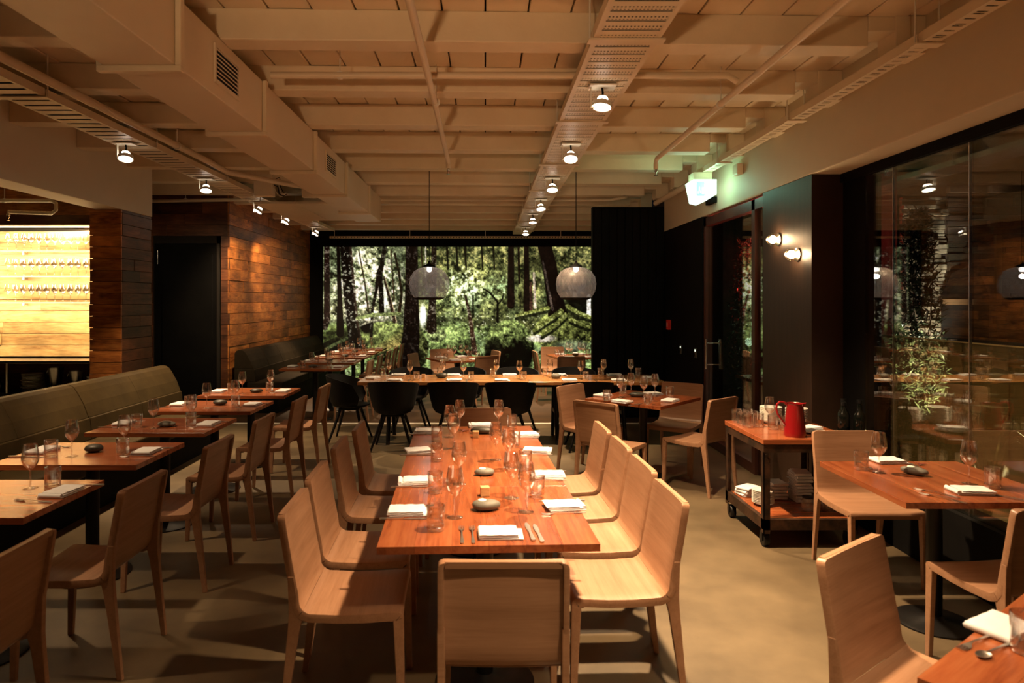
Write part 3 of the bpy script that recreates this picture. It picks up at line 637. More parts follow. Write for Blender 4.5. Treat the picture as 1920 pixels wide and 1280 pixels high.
# their light
tgt = [(1.5, 3.9, 0), (1.0, 5.6, 0), (0.4, 8.1, 0), (-0.3, 8.9, 0), (0.6, 11.4, 0.6), (0.6, 12.5, 0.6),
       (-3.35, 6.7, 0.3), (-2.6, 7.4, 0), (-3.9, 11.0, 1.4), (-3.9, 12.6, 1.6), (-2.4, 12.2, 0.6)]
pwr = [1.9, 0.85, 1.1, 1.1, 1.2, 1.0, 0.75, 0.7, 0.55, 0.55, 1.2]
szs = [1.75, 1.5, 1.35, 1.45, 1.3, 1.3, 1.3, 1.35, 1.2, 1.2, 1.3]
for (o, p), t, q, zz in zip(SP, tgt, pwr, szs):
    lamp('SPOT', 'spot_light', (p[0], p[1], p[2]-0.05), SPOT_W*q, WARM, spot_size=zz, spot_blend=0.7, shadow_soft_size=0.05, aim=t)
lamp('SPOT', 'spot_light', (0.75, 2.76, 2.9), SPOT_W*1.15, WARM, spot_size=1.35, spot_blend=0.7, shadow_soft_size=0.05, aim=(0.45, 2.9, 0))
# exit sign
ex = thing('exit_sign', 'glowing pale green exit sign box hung under the right cable tray', 'exit sign', (2.36, 7.5, 2.78))
link('mount', MB().box(-0.10, 0.10, -0.1, 0.1, 0.225, 0.309), M_paint2, ex, bevel=0.004)
link('light_box', MB().prism([(-0.12, 0.22), (-0.075, 0.0), (0.0, -0.02), (0.13, 0.06), (0.13, 0.22)], 'y', -0.16, 0.16), M_exit, ex, bevel=0.006)
sf = link('sign_face', MB().box(-0.09, -0.005, -0.1685, -0.166, 0.04, 0.19), M_exit2, ex)
# pictogram: running figure and doorway on the sign face
link('pictogram', MB().box(-0.035, -0.012, -0.1715, -0.169, 0.06, 0.13).box(-0.068, -0.055, -0.1715, -0.169, 0.095, 0.125).box(-0.066, -0.058, -0.1715, -0.169, 0.128, 0.137).box(-0.078, -0.070, -0.1715, -0.169, 0.062, 0.09).box(-0.055, -0.047, -0.1715, -0.169, 0.07, 0.092), M_exit, sf)
lamp('POINT', 'exit_light', (2.40, 7.25, 2.92), 2.6, (0.45, 1.0, 0.68), shadow_soft_size=0.08)
lamp('POINT', 'exit_light', (2.15, 7.5, 2.95), 2.0, (0.45, 1.0, 0.68), shadow_soft_size=0.08)
eb = thing('sensor_box', 'small black sensor box on the cream bulkhead below the exit sign', 'sensor', (XW-0.001, 7.78, 2.83))
link('body', MB().box(-0.05, 0, -0.13, 0.13, -0.035, 0.035), M_black, eb, bevel=0.006)
link('lens', MB().lathe([(0, -0.004), (0.012, -0.002), (0.012, 0)], 12, Matrix.Translation((-0.051, 0.0, 0.0))@Matrix.Rotation(-PI/2, 4, 'Y')), M_chrome, eb)
wb2 = thing('wall_box', 'small cream box fixed on the bulkhead right of the exit sign', 'box', (XW-0.001, 6.95, 3.02))
link('body', MB().box(-0.06, 0, -0.07, 0.07, -0.05, 0.06), M_paint2, wb2, bevel=0.008)
link('side_clip', MB().box(-0.03, -0.002, 0.071, 0.10, -0.04, 0.03), M_paint, wb2)
fc = thing('fire_call_point', 'small red fire call point on the black wall', 'fire alarm', (XW-0.001, 9.6, 1.36))
link('body', MB().box(-0.045, 0, -0.05, 0.05, -0.07, 0.07), mat('alarm_red', (0.8,0.03,0.02), 0.35), fc, bevel=0.005)
link('glass', MB().box(-0.048, -0.0455, -0.03, 0.03, -0.03, 0.03), mat('alarm_pane', (0.85,0.35,0.3), 0.3), fc)
for Y, lb in ((9.05, 'small light switch with tiny lit dot right of the fire call point'), (8.42, 'small light switch with tiny lit dot beside the glass door frame')):
    sw = thing('light_switch', lb, 'switch', (XW-0.001, Y, 1.05), group='switches on the black wall')
    link('plate', MB().box(-0.012, 0, -0.04, 0.04, -0.06, 0.06), mat('grey_plate', (0.10,0.10,0.09), 0.3), sw, bevel=0.003)
    link('toggle', MB().box(-0.02, -0.0125, -0.015, 0.015, -0.04, 0.0), M_chrome, sw)
    link('indicator', MB().box(-0.016, -0.0125, -0.012, 0.012, 0.02, 0.045), mat('switch_led', (0.8,0.8,0.6), 0.5, emit=(0.9,1,0.8), strength=1.2), sw)
# sconces on the pier
M_sglass = thin_glass('sconce_glass', tint=(1,0.9,0.7), base=0.15, edge=0.7)
for px, py, lb, a, b_ in ((1451, 449, 'upper left round glass wall lamp on the bronze pier', 6.04, 2.233), (1486, 477, 'lower right round glass wall lamp on the bronze pier', 5.67, 2.076)):
    sc = thing('wall_lamp', lb, 'wall lamp', (XW-0.001, a, b_), group='round wall lamps on the pier')
    R = Matrix.Rotation(-PI/2, 4, 'Y')
    link('back_plate', MB().lathe([(0, 0), (0.055, 0), (0.055, 0.012), (0.03, 0.02), (0, 0.02)], 24, R), M_chrome, sc)
    link('bulb', MB().lathe([(0, 0.021)]+[(0.034*math.sin(PI*q/10), 0.056-0.034*math.cos(PI*q/10)) for q in range(1, 10)]+[(0, 0.090)], 20, R), M_sconce, sc)
    sh = MB()
    for k_ in range(6):
        q = (k_+1)/7*PI; r0 = 0.050*math.sin(q); z0 = 0.056-0.050*math.cos(q)
        sh.lathe([(r0, z0-0.005), (r0+0.004, z0), (r0, z0+0.005), (r0-0.003, z0)], 28, R, closed=True)
    link('ribbed_glass', sh, M_sglass, sc)
# pendant lamps
def mesh_shade_mat():
    m = bpy.data.materials.new('woven_mesh_shade'); m.use_nodes = True; nt = m.node_tree; nt.nodes.clear(); L = nt.links.new
    out = N(nt, 'ShaderNodeOutputMaterial'); mx = N(nt, 'ShaderNodeMixShader'); tr = N(nt, 'ShaderNodeBsdfTransparent')
    df = N(nt, 'ShaderNodeBsdfPrincipled'); df.inputs['Base Color'].default_value = (0.13, 0.11, 0.10, 1); df.inputs['Roughness'].default_value = 0.45
    tl = N(nt, 'ShaderNodeBsdfTranslucent'); tl.inputs[0].default_value = (0.16, 0.135, 0.12, 1); m2 = N(nt, 'ShaderNodeMixShader'); m2.inputs[0].default_value = 0.35
    L(df.outputs[0], m2.inputs[1]); L(tl.outputs[0], m2.inputs[2])
    tc = N(nt, 'ShaderNodeTexCoord'); mp = N(nt, 'ShaderNodeMapping'); mp.inputs['Scale'].default_value = (1, 1, 0.45); L(tc.outputs['Object'], mp.inputs[0])
    n = N(nt, 'ShaderNodeTexNoise'); n.inputs['Scale'].default_value = 14; n.inputs['Detail'].default_value = 6; n.inputs['Distortion'].default_value = 1.2; L(mp.outputs[0], n.inputs['Vector'])
    mr = N(nt, 'ShaderNodeMapRange'); mr.inputs['From Min'].default_value = 0.3; mr.inputs['From Max'].default_value = 0.7; mr.inputs['To Min'].default_value = 0.25; mr.inputs['To Max'].default_value = 0.85
    L(n.outputs[0], mr.inputs[0]); L(mr.outputs[0], mx.inputs[0]); L(tr.outputs[0], mx.inputs[1]); L(m2.outputs[0], mx.inputs[2]); L(mx.outputs[0], out.inputs[0])
    return m
M_shade = mesh_shade_mat()
for px, lb, yb in ((-0.665, 'round grey woven pendant lamp, left of the two, over the long table', 8.1), (1.076, 'round grey woven pendant lamp, right of the two, over the long table', 8.1)):
    t = thing('pendant_lamp', lb, 'pendant lamp', (px, yb, 1.895), group='woven pendant lamps')
    prof = [(0.0, -0.185), (0.14, -0.185), (0.18, -0.165), (0.225, -0.09), (0.24, -0.0), (0.225, 0.08), (0.18, 0.15), (0.12, 0.185), (0.06, 0.195)]
    pr = []
    for i in range(len(prof)-1):
        for q in range(3):
            u = q/3; pr.append((prof[i][0]*(1-u)+prof[i+1][0]*u, prof[i][1]*(1-u)+prof[i+1][1]*u))
    pr.append(prof[-1])
    link('shade', MB().lathe(pr[1:], 48), M_shade, t)
    link('bottom_ring', MB().lathe([(0.135, -0.19), (0.185, -0.166), (0.18, -0.160), (0.13, -0.183)], 40, closed=True), M_black, t)
    link('cap', MB().lathe([(0.0, 0.27), (0.012, 0.27), (0.02, 0.24), (0.07, 0.215), (0.075, 0.20), (0.06, 0.2), (0.0, 0.2)], 24), M_black, t)
    link('bulb', MB().lathe([(0, 0.198), (0.028, 0.19), (0.03, 0.165), (0.02, 0.145), (0, 0.14)], 16), mat('pendant_bulb', (1,1,1), 0.5, emit=(1,0.93,0.85), strength=16), t)
    link('cord', MB().tube([(0, 0, 0.27), (0, 0, ZP-0.02-1.895)], 0.005, 6), M_black, t)
    lamp('POINT', 'pendant_light', (px, yb, 1.895+0.09), 3, (1.0, 0.9, 0.78), shadow_soft_size=0.03)
# ------------------------------------------------------------------ chairs
def arc_path():
    pts = [(-0.262, 0.84), (-0.2615, 0.8365), (-0.2605, 0.831), (-0.2585, 0.820), (-0.252, 0.78), (-0.238, 0.70), (-0.222, 0.61), (-0.208, 0.54)]
    c = (-0.150, 0.507)   # rear bend
    for k in range(1, 6):
        a = PI+0.1+k/6*(PI/2-0.12); pts.append((c[0]+0.055*math.cos(a), c[1]+0.055*math.sin(a)))
    pts += [(-0.13, 0.4515), (-0.05, 0.447), (0.05, 0.447), (0.14, 0.452)]
    c2 = (0.185, 0.432)
    for k in range(0, 5):
        a = PI/2-k/4*PI/2; pts.append((c2[0]+0.022*math.cos(a), c2[1]+0.022*math.sin(a)))
    return pts
def sweep_shell(path, W, depth, panel, wall, cap0=False, cap1=False, curve=0.006, wfn=None):
    nx = 6; n = len(path); vs_ = []; fs = []
    P2 = [Vector((0, p[0], p[1])) for p in path]
    rings = []
    for i in range(n):
        t = (P2[min(i+1, n-1)]-P2[max(i-1, 0)]).normalized()
        nr = Vector((0, -t.z, t.y))  # points to the sitter's side for this path direction
        if i == 0 and nr.y < 0: pass
        w2 = (W if wfn is None else wfn(i/(n-1), i))/2
        cs = []
        for k in range(nx+1):   # front surface
            x = -w2+2*w2*k/nx; cs.append((x, -curve*(1-(x/w2)**2)))
        cs += [(w2, -depth), (w2-wall, -depth), (w2-wall, -panel-curve*0.3)]
        for k in range(1, nx):
            x = w2-wall-2*(w2-wall)*k/nx; cs.append((x, -panel-curve*(1-(x/w2)**2)))
        cs += [(-w2+wall, -panel-curve*0.3), (-w2+wall, -depth), (-w2, -depth)]
        rings.append([P2[i]+Vector((x, 0, 0))+nr*d for x, d in cs])
    m = len(rings[0])
    for r in rings: vs_ += r
    for i in range(n-1):
        for k in range(m):
            l = (k+1) % m; fs.append((i*m+k, i*m+l, (i+1)*m+l, (i+1)*m+k))
    for cap, i in ((cap0, 0), (cap1, n-1)):
        # end rim: closes the channel with a thick rail
        base = i*m; a = base+nx+1; 
    fs.append(tuple(range(m))); fs.append(tuple((n-1)*m+k for k in range(m))[::-1])
    return MB().add(vs_, fs, True)
def make_chair():
    t = thing('dining_chair', None, None)
    pts = arc_path(); W = 0.445
    back = pts[:11]; seat = pts[10:]
    wf = lambda u, i: 0.425+0.02*u-([0.026, 0.010, 0.002]+[0]*20)[i]
    bk = sweep_shell(back, W, 0.032, 0.012, 0.020, wfn=wf)
    me = bk.mesh('backrest', 0.0035, 2, 0.9, True); link('backrest', me, M_oak, t)
    # top rail closing the recess behind the backrest
    link('top_rail', MB().prism([(-0.2925, 0.8395), (-0.274, 0.8395), (-0.2695, 0.818), (-0.288, 0.816)], 'x', -0.191, 0.191), M_oak, t)
    st = sweep_shell(seat, W, 0.034, 0.014, 0.020, wfn=lambda u, i: 0.445)
    link('seat', st.mesh('seat', 0.0035, 2, 0.9, True), M_oak, t)
    link('front_rail', MB().box(-0.2, 0.2, 0.150, 0.186, 0.405, 0.43), M_oak, t, bevel=0.003)
    for s in (-1, 1):
        x = s*0.2085
        link('leg', MB().taper((x, 0.186, 0.432), (x*1.01, 0.200, 0.0), (0.027, 0.042), (0.022, 0.026)), M_oak, t, bevel=0.004)
        # rear leg flows out of the back's side rail
        mb = MB(); path = [(-0.224, -0.250, 0.60), (-0.215, -0.248, 0.54), (-0.207, -0.246, 0.48), (-0.190, -0.2455, 0.44), (-0.205, -0.250, 0.38), (-0.236, -0.268, 0.18), (-0.262, -0.286, 0.0)]
        vs_ = []; fs = []
        for (yf, yb, z) in path:
            wx = 0.0125 if z > 0.3 else 0.0125-0.0020*(0.3-z)/0.3
            for sx, yy_ in ((-1, yb), (1, yb), (1, yf), (-1, yf)): vs_.append((x*0.995+sx*wx, yy_, z))
        nn = len(path)
        for i in range(nn-1):
            for k in range(4):
                l = (k+1) % 4; fs.append((i*4+k, (i+1)*4+k, (i+1)*4+l, i*4+l))
        fs += [(0,1,2,3), tuple((nn-1)*4+k for k in range(4))[::-1]]
        mb.add(vs_, fs); link('leg', mb, M_oak, t, bevel=0.003)
    return t
chair = Proto(make_chair())
OAKG = 'oak dining chairs'
def put_chair(backx, backy, fx, fy, label, slide=0.0):
    """back top centre at (backx, backy), facing (fx, fy)"""
    l = math.hypot(fx, fy); fx /= l; fy /= l
    chair.put((backx+0.27*fx, backy+0.27*fy, 0), math.atan2(-fx, fy), label, OAKG, cat='chair')
ct = math.radians(2.4); ca, sa = math.cos(ct), math.sin(ct)
ordn = ['nearest', 'second', 'third', 'farthest']
for i, (x, y) in enumerate([(0.825, 3.07), (0.825, 3.60), (0.812, 4.12), (0.79, 4.65)]):
    put_chair(x, y, -ca, -sa, 'pale oak chair on the right side of the centre table, %s' % (ordn[i] if i in (0, 3) else ordn[i]+' from the near end'))
for i, (x, y) in enumerate([(-0.81, 2.91), (-0.845, 3.45), (-0.875, 4.12), (-0.86, 4.67)]):
    put_chair(x, y, ca, sa, 'pale oak chair on the left side of the centre table, %s' % (ordn[i] if i in (0, 3) else ordn[i]+' from the near end'))
put_chair(0.06, 2.24, 0, 1, 'oak chair at the near end of the centre table, seen from behind')
put_chair(-0.01, 5.42, 0.03, -1, 'oak chair at the far end of the centre table')
ord6 = ['nearest', 'second', 'third', 'fourth', 'fifth', 'farthest']
for i, y in enumerate([2.35, 3.25, 4.17, 5.02, 5.98, 6.91]):
    put_chair(-1.63, y, -1, 0.0, 'shaded oak chair at the left banquette tables, %s' % (ord6[i]+(' of the row' if i in (0, 5) else ' from the camera')))
put_chair(2.355, 4.46, 0, -1, 'oak chair facing us behind the window table, next to the trolley')
put_chair(2.36, 2.80, -0.08, 1, 'oak chair at the near side of the window table, cut by the right edge')
put_chair(1.275, 2.365, 0.6, -0.8, 'turned oak chair at the corner table at bottom right')
put_chair(0.865, 6.93, 0.72, -0.68, 'oak chair at the far left side of the diagonal square table')
put_chair(0.93, 5.76, 0.66, 0.75, 'oak chair with its back to us at the diagonal square table')
put_chair(2.05, 7.11, -0.55, -0.83, 'oak chair at the far right side of the diagonal square table')
put_chair(2.08, 5.98, -0.62, 0.78, 'oak chair between the diagonal square table and the trolley')
for i in range(5):
    put_chair(-1.66, 9.86+0.94*i, -1, 0, 'small distant oak chair at the far banquette tables, %s' % (['nearest', 'second', 'third', 'fourth', 'farthest'][i]+' of the row'))
put_chair(-1.18, 11.12, 1, -0.25, 'distant oak chair at the left side of the left table before the mural')
put_chair(0.03, 10.62, -0.55, 0.83, 'distant oak chair at the near side of the left table before the mural')
put_chair(-0.78, 12.2, 0.4, -0.9, 'distant oak chair behind the left table before the mural')
put_chair(0.18, 11.75, -0.95, -0.3, 'distant oak chair at the right of the left table before the mural')
put_chair(0.85, 11.7, 1, 0.1, 'distant oak chair left of the table beside the black partition')
put_chair(1.33, 10.55, 0.05, 1, 'distant oak chair in front of the table beside the black partition')
put_chair(1.25, 12.75, 0.1, -1, 'distant oak chair behind the table beside the black partition')
# black tub chairs
def make_tub():
    t = thing('tub_chair', None, None)
    nu, nv = 28, 9; vs_ = []; fs = []
    def pt(u, v, off):
        a = -PI/2+(u-0.5)*2*math.radians(128)       # centred on the back (-y)
        k = abs(u-0.5)*2
        top = 0.80-0.13*k**2.2 if k < 0.85 else 0.80-0.13*0.85**2.2-(k-0.85)*1.1
        z = 0.43+(top-0.43)*v
        rx = 0.21+0.085*v**0.7-off; ry = 0.20+0.075*v**0.7-off
        if v < 0.01: rx *= 0.95; ry *= 0.95
        return (rx*math.cos(a), ry*math.sin(a)+0.0, z)
    for off in (0.0, 0.014):
        for j in range(nv):
            for i in range(nu): vs_.append(pt(i/(nu-1), j/(nv-1), off))
    q = nu*nv
    for j in range(nv-1):
        for i in range(nu-1):
            a = j*nu+i; fs.append((a, a+1, a+nu+1, a+nu)); fs.append((q+a+nu, q+a+nu+1, q+a+1, q+a))
    for i in range(nu-1):
        a = (nv-1)*nu+i; fs.append((a, a+1, q+a+1, q+a)); fs.append((q+i, q+i+1, i+1, i))
    for j in range(nv-1):
        fs.append((j*nu, (j+1)*nu, q+(j+1)*nu, q+j*nu)); e = nu-1; fs.append((q+j*nu+e, q+(j+1)*nu+e, (j+1)*nu+e, j*nu+e))
    link('backrest', MB().add(vs_, fs, True), M_blackch, t)
    link('seat', MB().lathe([(0, 0.405), (0.16, 0.41), (0.205, 0.43), (0.205, 0.445), (0.17, 0.452), (0, 0.447)], 32, sx=1.0, sy=1.08, M=Matrix.Translation((0, 0.03, 0))), M_blackch, t)
    link('seat_plate', MB().box(-0.13, 0.13, -0.10, 0.15, 0.385, 0.404), M_blackm, t, bevel=0.006)
    for sx in (-1, 1):
        for sy in (-1, 1):
            link('leg', MB().tube([(sx*0.11, 0.02+sy*0.10, 0.392), (sx*0.17, 0.02+sy*0.155, 0.2), (sx*0.235, 0.02+sy*0.22, 0.0)], [0.019, 0.017, 0.012], 10), M_blackm, t)
    return t
tub = Proto(make_tub())
def put_tub(x, y, rz, label): tub.put((x, y, 0), rz, label, 'black tub chairs at the long table', cat='chair')
tw = ['first', 'second', 'third', 'fourth']
for i, x in enumerate([-1.05, -0.37, 0.285, 1.17]):
    put_tub(x, 7.80, 0.0, 'black tub armchair on the near side of the long table, %s from the left' % tw[i])
for i, x in enumerate([-0.98, -0.28, 0.42, 1.17]):
    put_tub(x, 9.03, PI, 'black tub armchair on the far side of the long table, %s from the left' % tw[i])
put_tub(-1.66, 8.30, -PI/2, 'black tub armchair at the left end of the long table')
# ------------------------------------------------------------------ tables
def top_part(parent, x0, x1, y0, y1, m=M_table, t=0.03, boards=4, zt=0.75):
    """jointed boards run along x: individually built pieces"""
    n = boards; h = (y1-y0)/n
    for i in range(n):
        link('board', MB().box(x0, x1, y0+i*h+0.0001, y0+(i+1)*h-0.0001, zt-t, zt), m, parent, bevel=0.0007, seg=1)
def pedestal(parent, r=0.25, zt=0.72, off=(0, 0)):
    M = Matrix.Translation((off[0], off[1], 0))
    link('base', MB().lathe([(0, 0), (r, 0), (r, 0.008), (r*0.9, 0.016), (0.05, 0.03), (0.035, 0.05), (0, 0.05)], 36, M), M_blackm, parent)
    link('column', MB().lathe([(0, 0.045), (0.038, 0.045), (0.038, zt-0.03), (0, zt-0.03)], 20, M), M_blackm, parent)
    link('top_plate', MB().box(-0.17+off[0], 0.17+off[0], -0.17+off[1], 0.17+off[1], zt-0.03, zt), M_blackm, parent, bevel=0.004)
def make_table(lx, ly, m=M_table, boards=5, r=0.25):
    t = thing('dining_table', None, None)
    top_part(t, -lx/2, lx/2, -ly/2, ly/2, m, 0.03, boards); pedestal(t, r)
    return t
# centre row: three tables pushed together (boards run down the room)
tc_ = Proto(make_table(0.832, 0.86, M_table, 6, 0.22))
cw = ['near', 'middle', 'far']
CT = []
for i in range(3):
    d = 0.418+i*0.834
    x = 0.015-d*sa; y = 2.618+d*ca
    CT.append((x, y)); tc_.put((x, y, 0), PI/2+ct, 'reddish wood table, %s of the three joined down the centre' % cw[i], 'centre tables', cat='table')
tb = Proto(make_table(0.86, 0.63, M_table, 5, 0.22))
bw5 = ['nearest', 'second', 'third', 'fourth', 'farthest']
BY = [3.27+0.953*i for i in range(5)]
for i, y in enumerate(BY):
    tb.put((-2.43, y, 0), 0, 'reddish wood banquette table at left, %s from the camera' % bw5[i], 'left banquette tables', cat='table')
tb.put((-2.43, BY[0]-0.953, 0), 0, 'reddish wood banquette table at far bottom left, mostly out of view', 'left banquette tables')
FY = [9.76+0.94*i for i in range(5)]
for i, y in enumerate(FY):
    tb.put((-2.43, y, 0), 0, 'small distant banquette table before the plank wall, %s of five' % bw5[i], 'far banquette tables')
tq = Proto(make_table(0.82, 0.80, M_table, 5, 0.19))
tq.put((2.36, 3.59, 0), PI/2, 'reddish wood table against the window glass', 'square tables', cat='table')
dv = Vector((0.8, 0.6)); nv_ = Vector((0.6, -0.8)); cc = Vector((1.07, 1.71))+dv*0.41+nv_*0.41
tq.put((cc.x, cc.y, 0), math.atan2(0.6, 0.8), 'wood table cut off at the bottom right corner', 'square tables')
tq.put((1.535, 6.64, 0), math.radians(48), 'square table set diagonally before the glass door', 'square tables')
tq.put((-0.45, 11.2, 0), math.radians(25), 'distant square table before the middle of the mural', 'square tables')
tq.put((1.55, 11.75, 0), math.radians(10), 'distant square table beside the black partition', 'square tables')
# long table on black trestles
lt = thing('long_table', 'long light wood table on black trestles under the pendant lamps', 'table', (0.30, 8.34, 0))
for j in range(5): link('board', MB().box(-1.79, 1.80, -0.40+j*0.16+0.0004, -0.24+j*0.16-0.0004, 0.712, 0.75), M_table2, lt, bevel=0.002, seg=1)
for xx in (-1.45, 0.55, 1.35):
    mb = MB()
    for sy in (-1, 1): mb.tube([(xx, sy*0.08, 0.70), (xx, sy*0.30, 0.0)], [0.028, 0.024], 8)
    mb.box(xx-0.03, xx+0.03, -0.33, 0.33, 0.68, 0.711); mb.box(xx-0.015, xx+0.015, -0.2, 0.2, 0.33, 0.37)
    link('trestle', mb, M_blackm, lt)
link('stretcher', MB().box(-1.45, 1.35, -0.02, 0.02, 0.64, 0.679), M_blackm, lt, bevel=0.003)
# benches
def bench(name, label, x_back, y0, y1, segs, m, group):
    Ls = (y1-y0)/segs
    t = thing(name, label, 'bench', (0, 0, 0), group=group)
    for i in range(segs):
        a = y0+i*Ls+0.004; b_ = y0+(i+1)*Ls-0.004
        up = [(-3.50, 0.66), (-3.545, 0.78), (-3.60, 0.88), (-3.635, 0.93), (-3.67, 0.95), (-3.72, 0.955), (-3.76, 0.94), (-3.785, 0.90), (-3.79, 0.70), (-3.79, 0.669)]
        lo = [(-3.475, 0.47), (-3.478, 0.55), (-3.488, 0.655), (-3.51, 0.662), (-3.79, 0.662), (-3.79, 0.47)]
        mid = (a+b_)/2
        for c, d in ((a, mid-0.001), (mid+0.001, b_)):
            link('back_cushion', MB().prism(up, 'y', c, d), m, t, bevel=0.006)
            link('lower_cushion', MB().prism(lo, 'y', c, d), m, t, bevel=0.006)
        link('seam', MB().box(-3.79, -3.505, a+0.003, b_-0.003, 0.6615, 0.6655), M_seam, t)
        link('seat_cushion', MB().box(-3.60, -3.06, a, b_, 0.34, 0.468), m, t, bevel=0.02, seg=3)
    link('plinth', MB().box(-3.79, -3.14, y0, y1, 0, 0.338), M_black, t)
    return t
bench('banquette_bench', 'olive leather banquette bench along the left tables', -3.74, -1.27, 7.85, 5, M_leather, 'banquettes')
bench('banquette_bench', 'dark leather banquette bench along the far plank wall', -3.74, 10.30, 14.86, 3, M_leather2, 'banquettes')
# ------------------------------------------------------------------ tableware prototypes (origin at the base)
T = 0.7502
ORD = ['first', 'second', 'third', 'fourth', 'fifth', 'sixth', 'seventh', 'eighth', 'ninth', 'tenth', 'eleventh', 'twelfth', 'thirteenth', 'fourteenth', 'fifteenth', 'sixteenth']
def wine_glass_mesh():
    out = [(0.0, 0.0), (0.034, 0.0), (0.0345, 0.0015), (0.030, 0.003), (0.010, 0.006), (0.0045, 0.012), (0.0038, 0.05), (0.0040, 0.085), (0.0075, 0.094), (0.018, 0.103), (0.030, 0.118), (0.0385, 0.138), (0.0400, 0.150), (0.0375, 0.175), (0.0330, 0.200), (0.0300, 0.220)]
    inn = [(0.0290, 0.2205), (0.0320, 0.199), (0.0365, 0.175), (0.0388, 0.150), (0.0372, 0.139), (0.0285, 0.120), (0.016, 0.1065), (0.004, 0.1005), (0.0, 0.100)]
    return MB().lathe(out+inn, 28, closed=False).mesh('wine_glass')
def tumbler():
    t = thing('tumbler', None, None)
    wall = [(0.0345, 0.018), (0.0365, 0.018), (0.0372, 0.060), (0.0378, 0.102), (0.0368, 0.103), (0.0358, 0.102), (0.0352, 0.060)]
    link('wall', MB().lathe(wall, 28, closed=True), M_glass, t)
    link('thick_base', MB().lathe([(0.0, 0.0), (0.033, 0.0), (0.0362, 0.003), (0.0365, 0.0178), (0.033, 0.0178), (0.030, 0.012), (0.0, 0.010)], 28), M_glassbase, t)
    return t
def napkin_mesh(lx, ly, seed=0, layers=3, th=0.0075):
    rnd = random.Random(seed); mb = MB()
    nx, ny = 12, 8
    for l in range(layers):
        ox = rnd.uniform(-0.006, 0.006)+0.006*l*(1 if seed % 2 else -1); oy = rnd.uniform(-0.003, 0.003); rot = rnd.uniform(-0.03, 0.03)
        sc = 1-0.04*l; z0 = l*th
        vs_ = []; fs = []
        for s in (0, 1):
            for j in range(ny+1):
                for i in range(nx+1):
                    u = i/nx*2-1; v = j/ny*2-1
                    x = u*lx/2*sc; y = v*ly/2*sc
                    edge = max(abs(u), abs(v))
                    e = 0.5 if edge > 0.99 else 1.0
                    zc = z0+th/2
                    wv = 0.0008*math.sin(9*u+seed)+0.0006*math.sin(7*v+seed*2+l)
                    z = zc+(th/2*e*0.95+wv if s else -th/2*e*0.95) 
                    if s == 0 and l == 0: z = 0.0004 if e == 1 else 0.002
                    cr, sr = math.cos(rot), math.sin(rot)
                    vs_.append((x*cr-y*sr+ox, x*sr+y*cr+oy, z))
        q = (nx+1)*(ny+1)
        for j in range(ny):
            for i in range(nx):
                a = j*(nx+1)+i; fs.append((q+a, q+a+1, q+a+nx+2, q+a+nx+1)); fs.append((a+nx+1, a+nx+2, a+1, a))
        ring = [i for i in range(nx+1)]+[(j+1)*(nx+1)-1 for j in range(1, ny+1)]+[ny*(nx+1)+i for i in range(nx-1, -1, -1)]+[j*(nx+1) for j in range(ny-1, 0, -1)]
        for k in range(len(ring)):
            a, b_ = ring[k], ring[(k+1) % len(ring)]; fs.append((a, b_, q+b_, q+a))
        mb.add(vs_, fs, True)
    # rolled fold bulge along the short side
    mb.tube([(-lx/2+0.002, -ly/2+0.006, layers*th*0.5), (-lx/2+0.001, 0, layers*th*0.52), (-lx/2+0.002, ly/2-0.006, layers*th*0.5)], layers*th*0.46, 10)
    return mb.mesh('napkin')
def ribbon(mb, pts, th):
    """pts: (y, halfwidth, z)"""
    vs_ = []; fs = []; n = len(pts)
    for y, w_, z in pts: vs_ += [(-w_, y, z), (0, y, z-0.0008), (w_, y, z), (w_, y, z+th), (0, y, z+th), (-w_, y, z+th)]
    for i in range(n-1):
        for k in range(6):
            l = (k+1) % 6; fs.append((i*6+k, i*6+l, (i+1)*6+l, (i+1)*6+k))
    fs.append(tuple(range(6))[::-1]); fs.append(tuple((n-1)*6+k for k in range(6)))
    mb.add(vs_, fs, True)
def fork():
    t = thing('fork', None, None)
    mb = MB(); ribbon(mb, [(-0.10, 0.003, 0.002), (-0.095, 0.007, 0.002), (-0.07, 0.0065, 0.0025), (-0.02, 0.003, 0.005), (0.03, 0.0028, 0.007), (0.045, 0.004, 0.006), (0.055, 0.010, 0.003), (0.066, 0.012, 0.0015)], 0.002)
    link('handle', mb, M_steel, t)
    for k in range(4):
        x = -0.0102+k*0.0068; mb = MB(); mb.tube([(x, 0.064, 0.003), (x, 0.08, 0.002), (x*0.95, 0.100, 0.006)], [0.0019, 0.0018, 0.0008], 6); link('tine', mb, M_steel, t)
    return t
def knife():
    t = thing('knife', None, None)
    mb = MB(); ribbon(mb, [(-0.11, 0.004, 0.001), (-0.105, 0.0085, 0.001), (-0.08, 0.008, 0.001), (-0.02, 0.0055, 0.001), (-0.005, 0.005, 0.001)], 0.006); link('handle', mb, M_steel, t)
    mb = MB(); ribbon(mb, [(-0.005, 0.005, 0.0025), (0.02, 0.009, 0.0025), (0.07, 0.0098, 0.0022), (0.095, 0.007, 0.002), (0.108, 0.001, 0.002)], 0.0018); link('blade', mb, M_steel, t)
    return t
def spoon():
    t = thing('spoon', None, None)
    mb = MB(); ribbon(mb, [(-0.10, 0.003, 0.002), (-0.095, 0.0075, 0.002), (-0.07, 0.006, 0.0025), (-0.02, 0.003, 0.005), (0.045, 0.003, 0.007)], 0.002); link('handle', mb, M_steel, t)
    link('bowl', MB().lathe([(0, 0.0), (0.6, 0.1), (0.9, 0.35), (1, 0.6), (0.96, 0.6), (0.85, 0.4), (0.5, 0.17), (0, 0.1)], 18, M=Matrix.Translation((0, 0.066, 0.0008))@Matrix.Diagonal((0.017, 0.025, 0.013, 1))), M_steel, t)
    return t
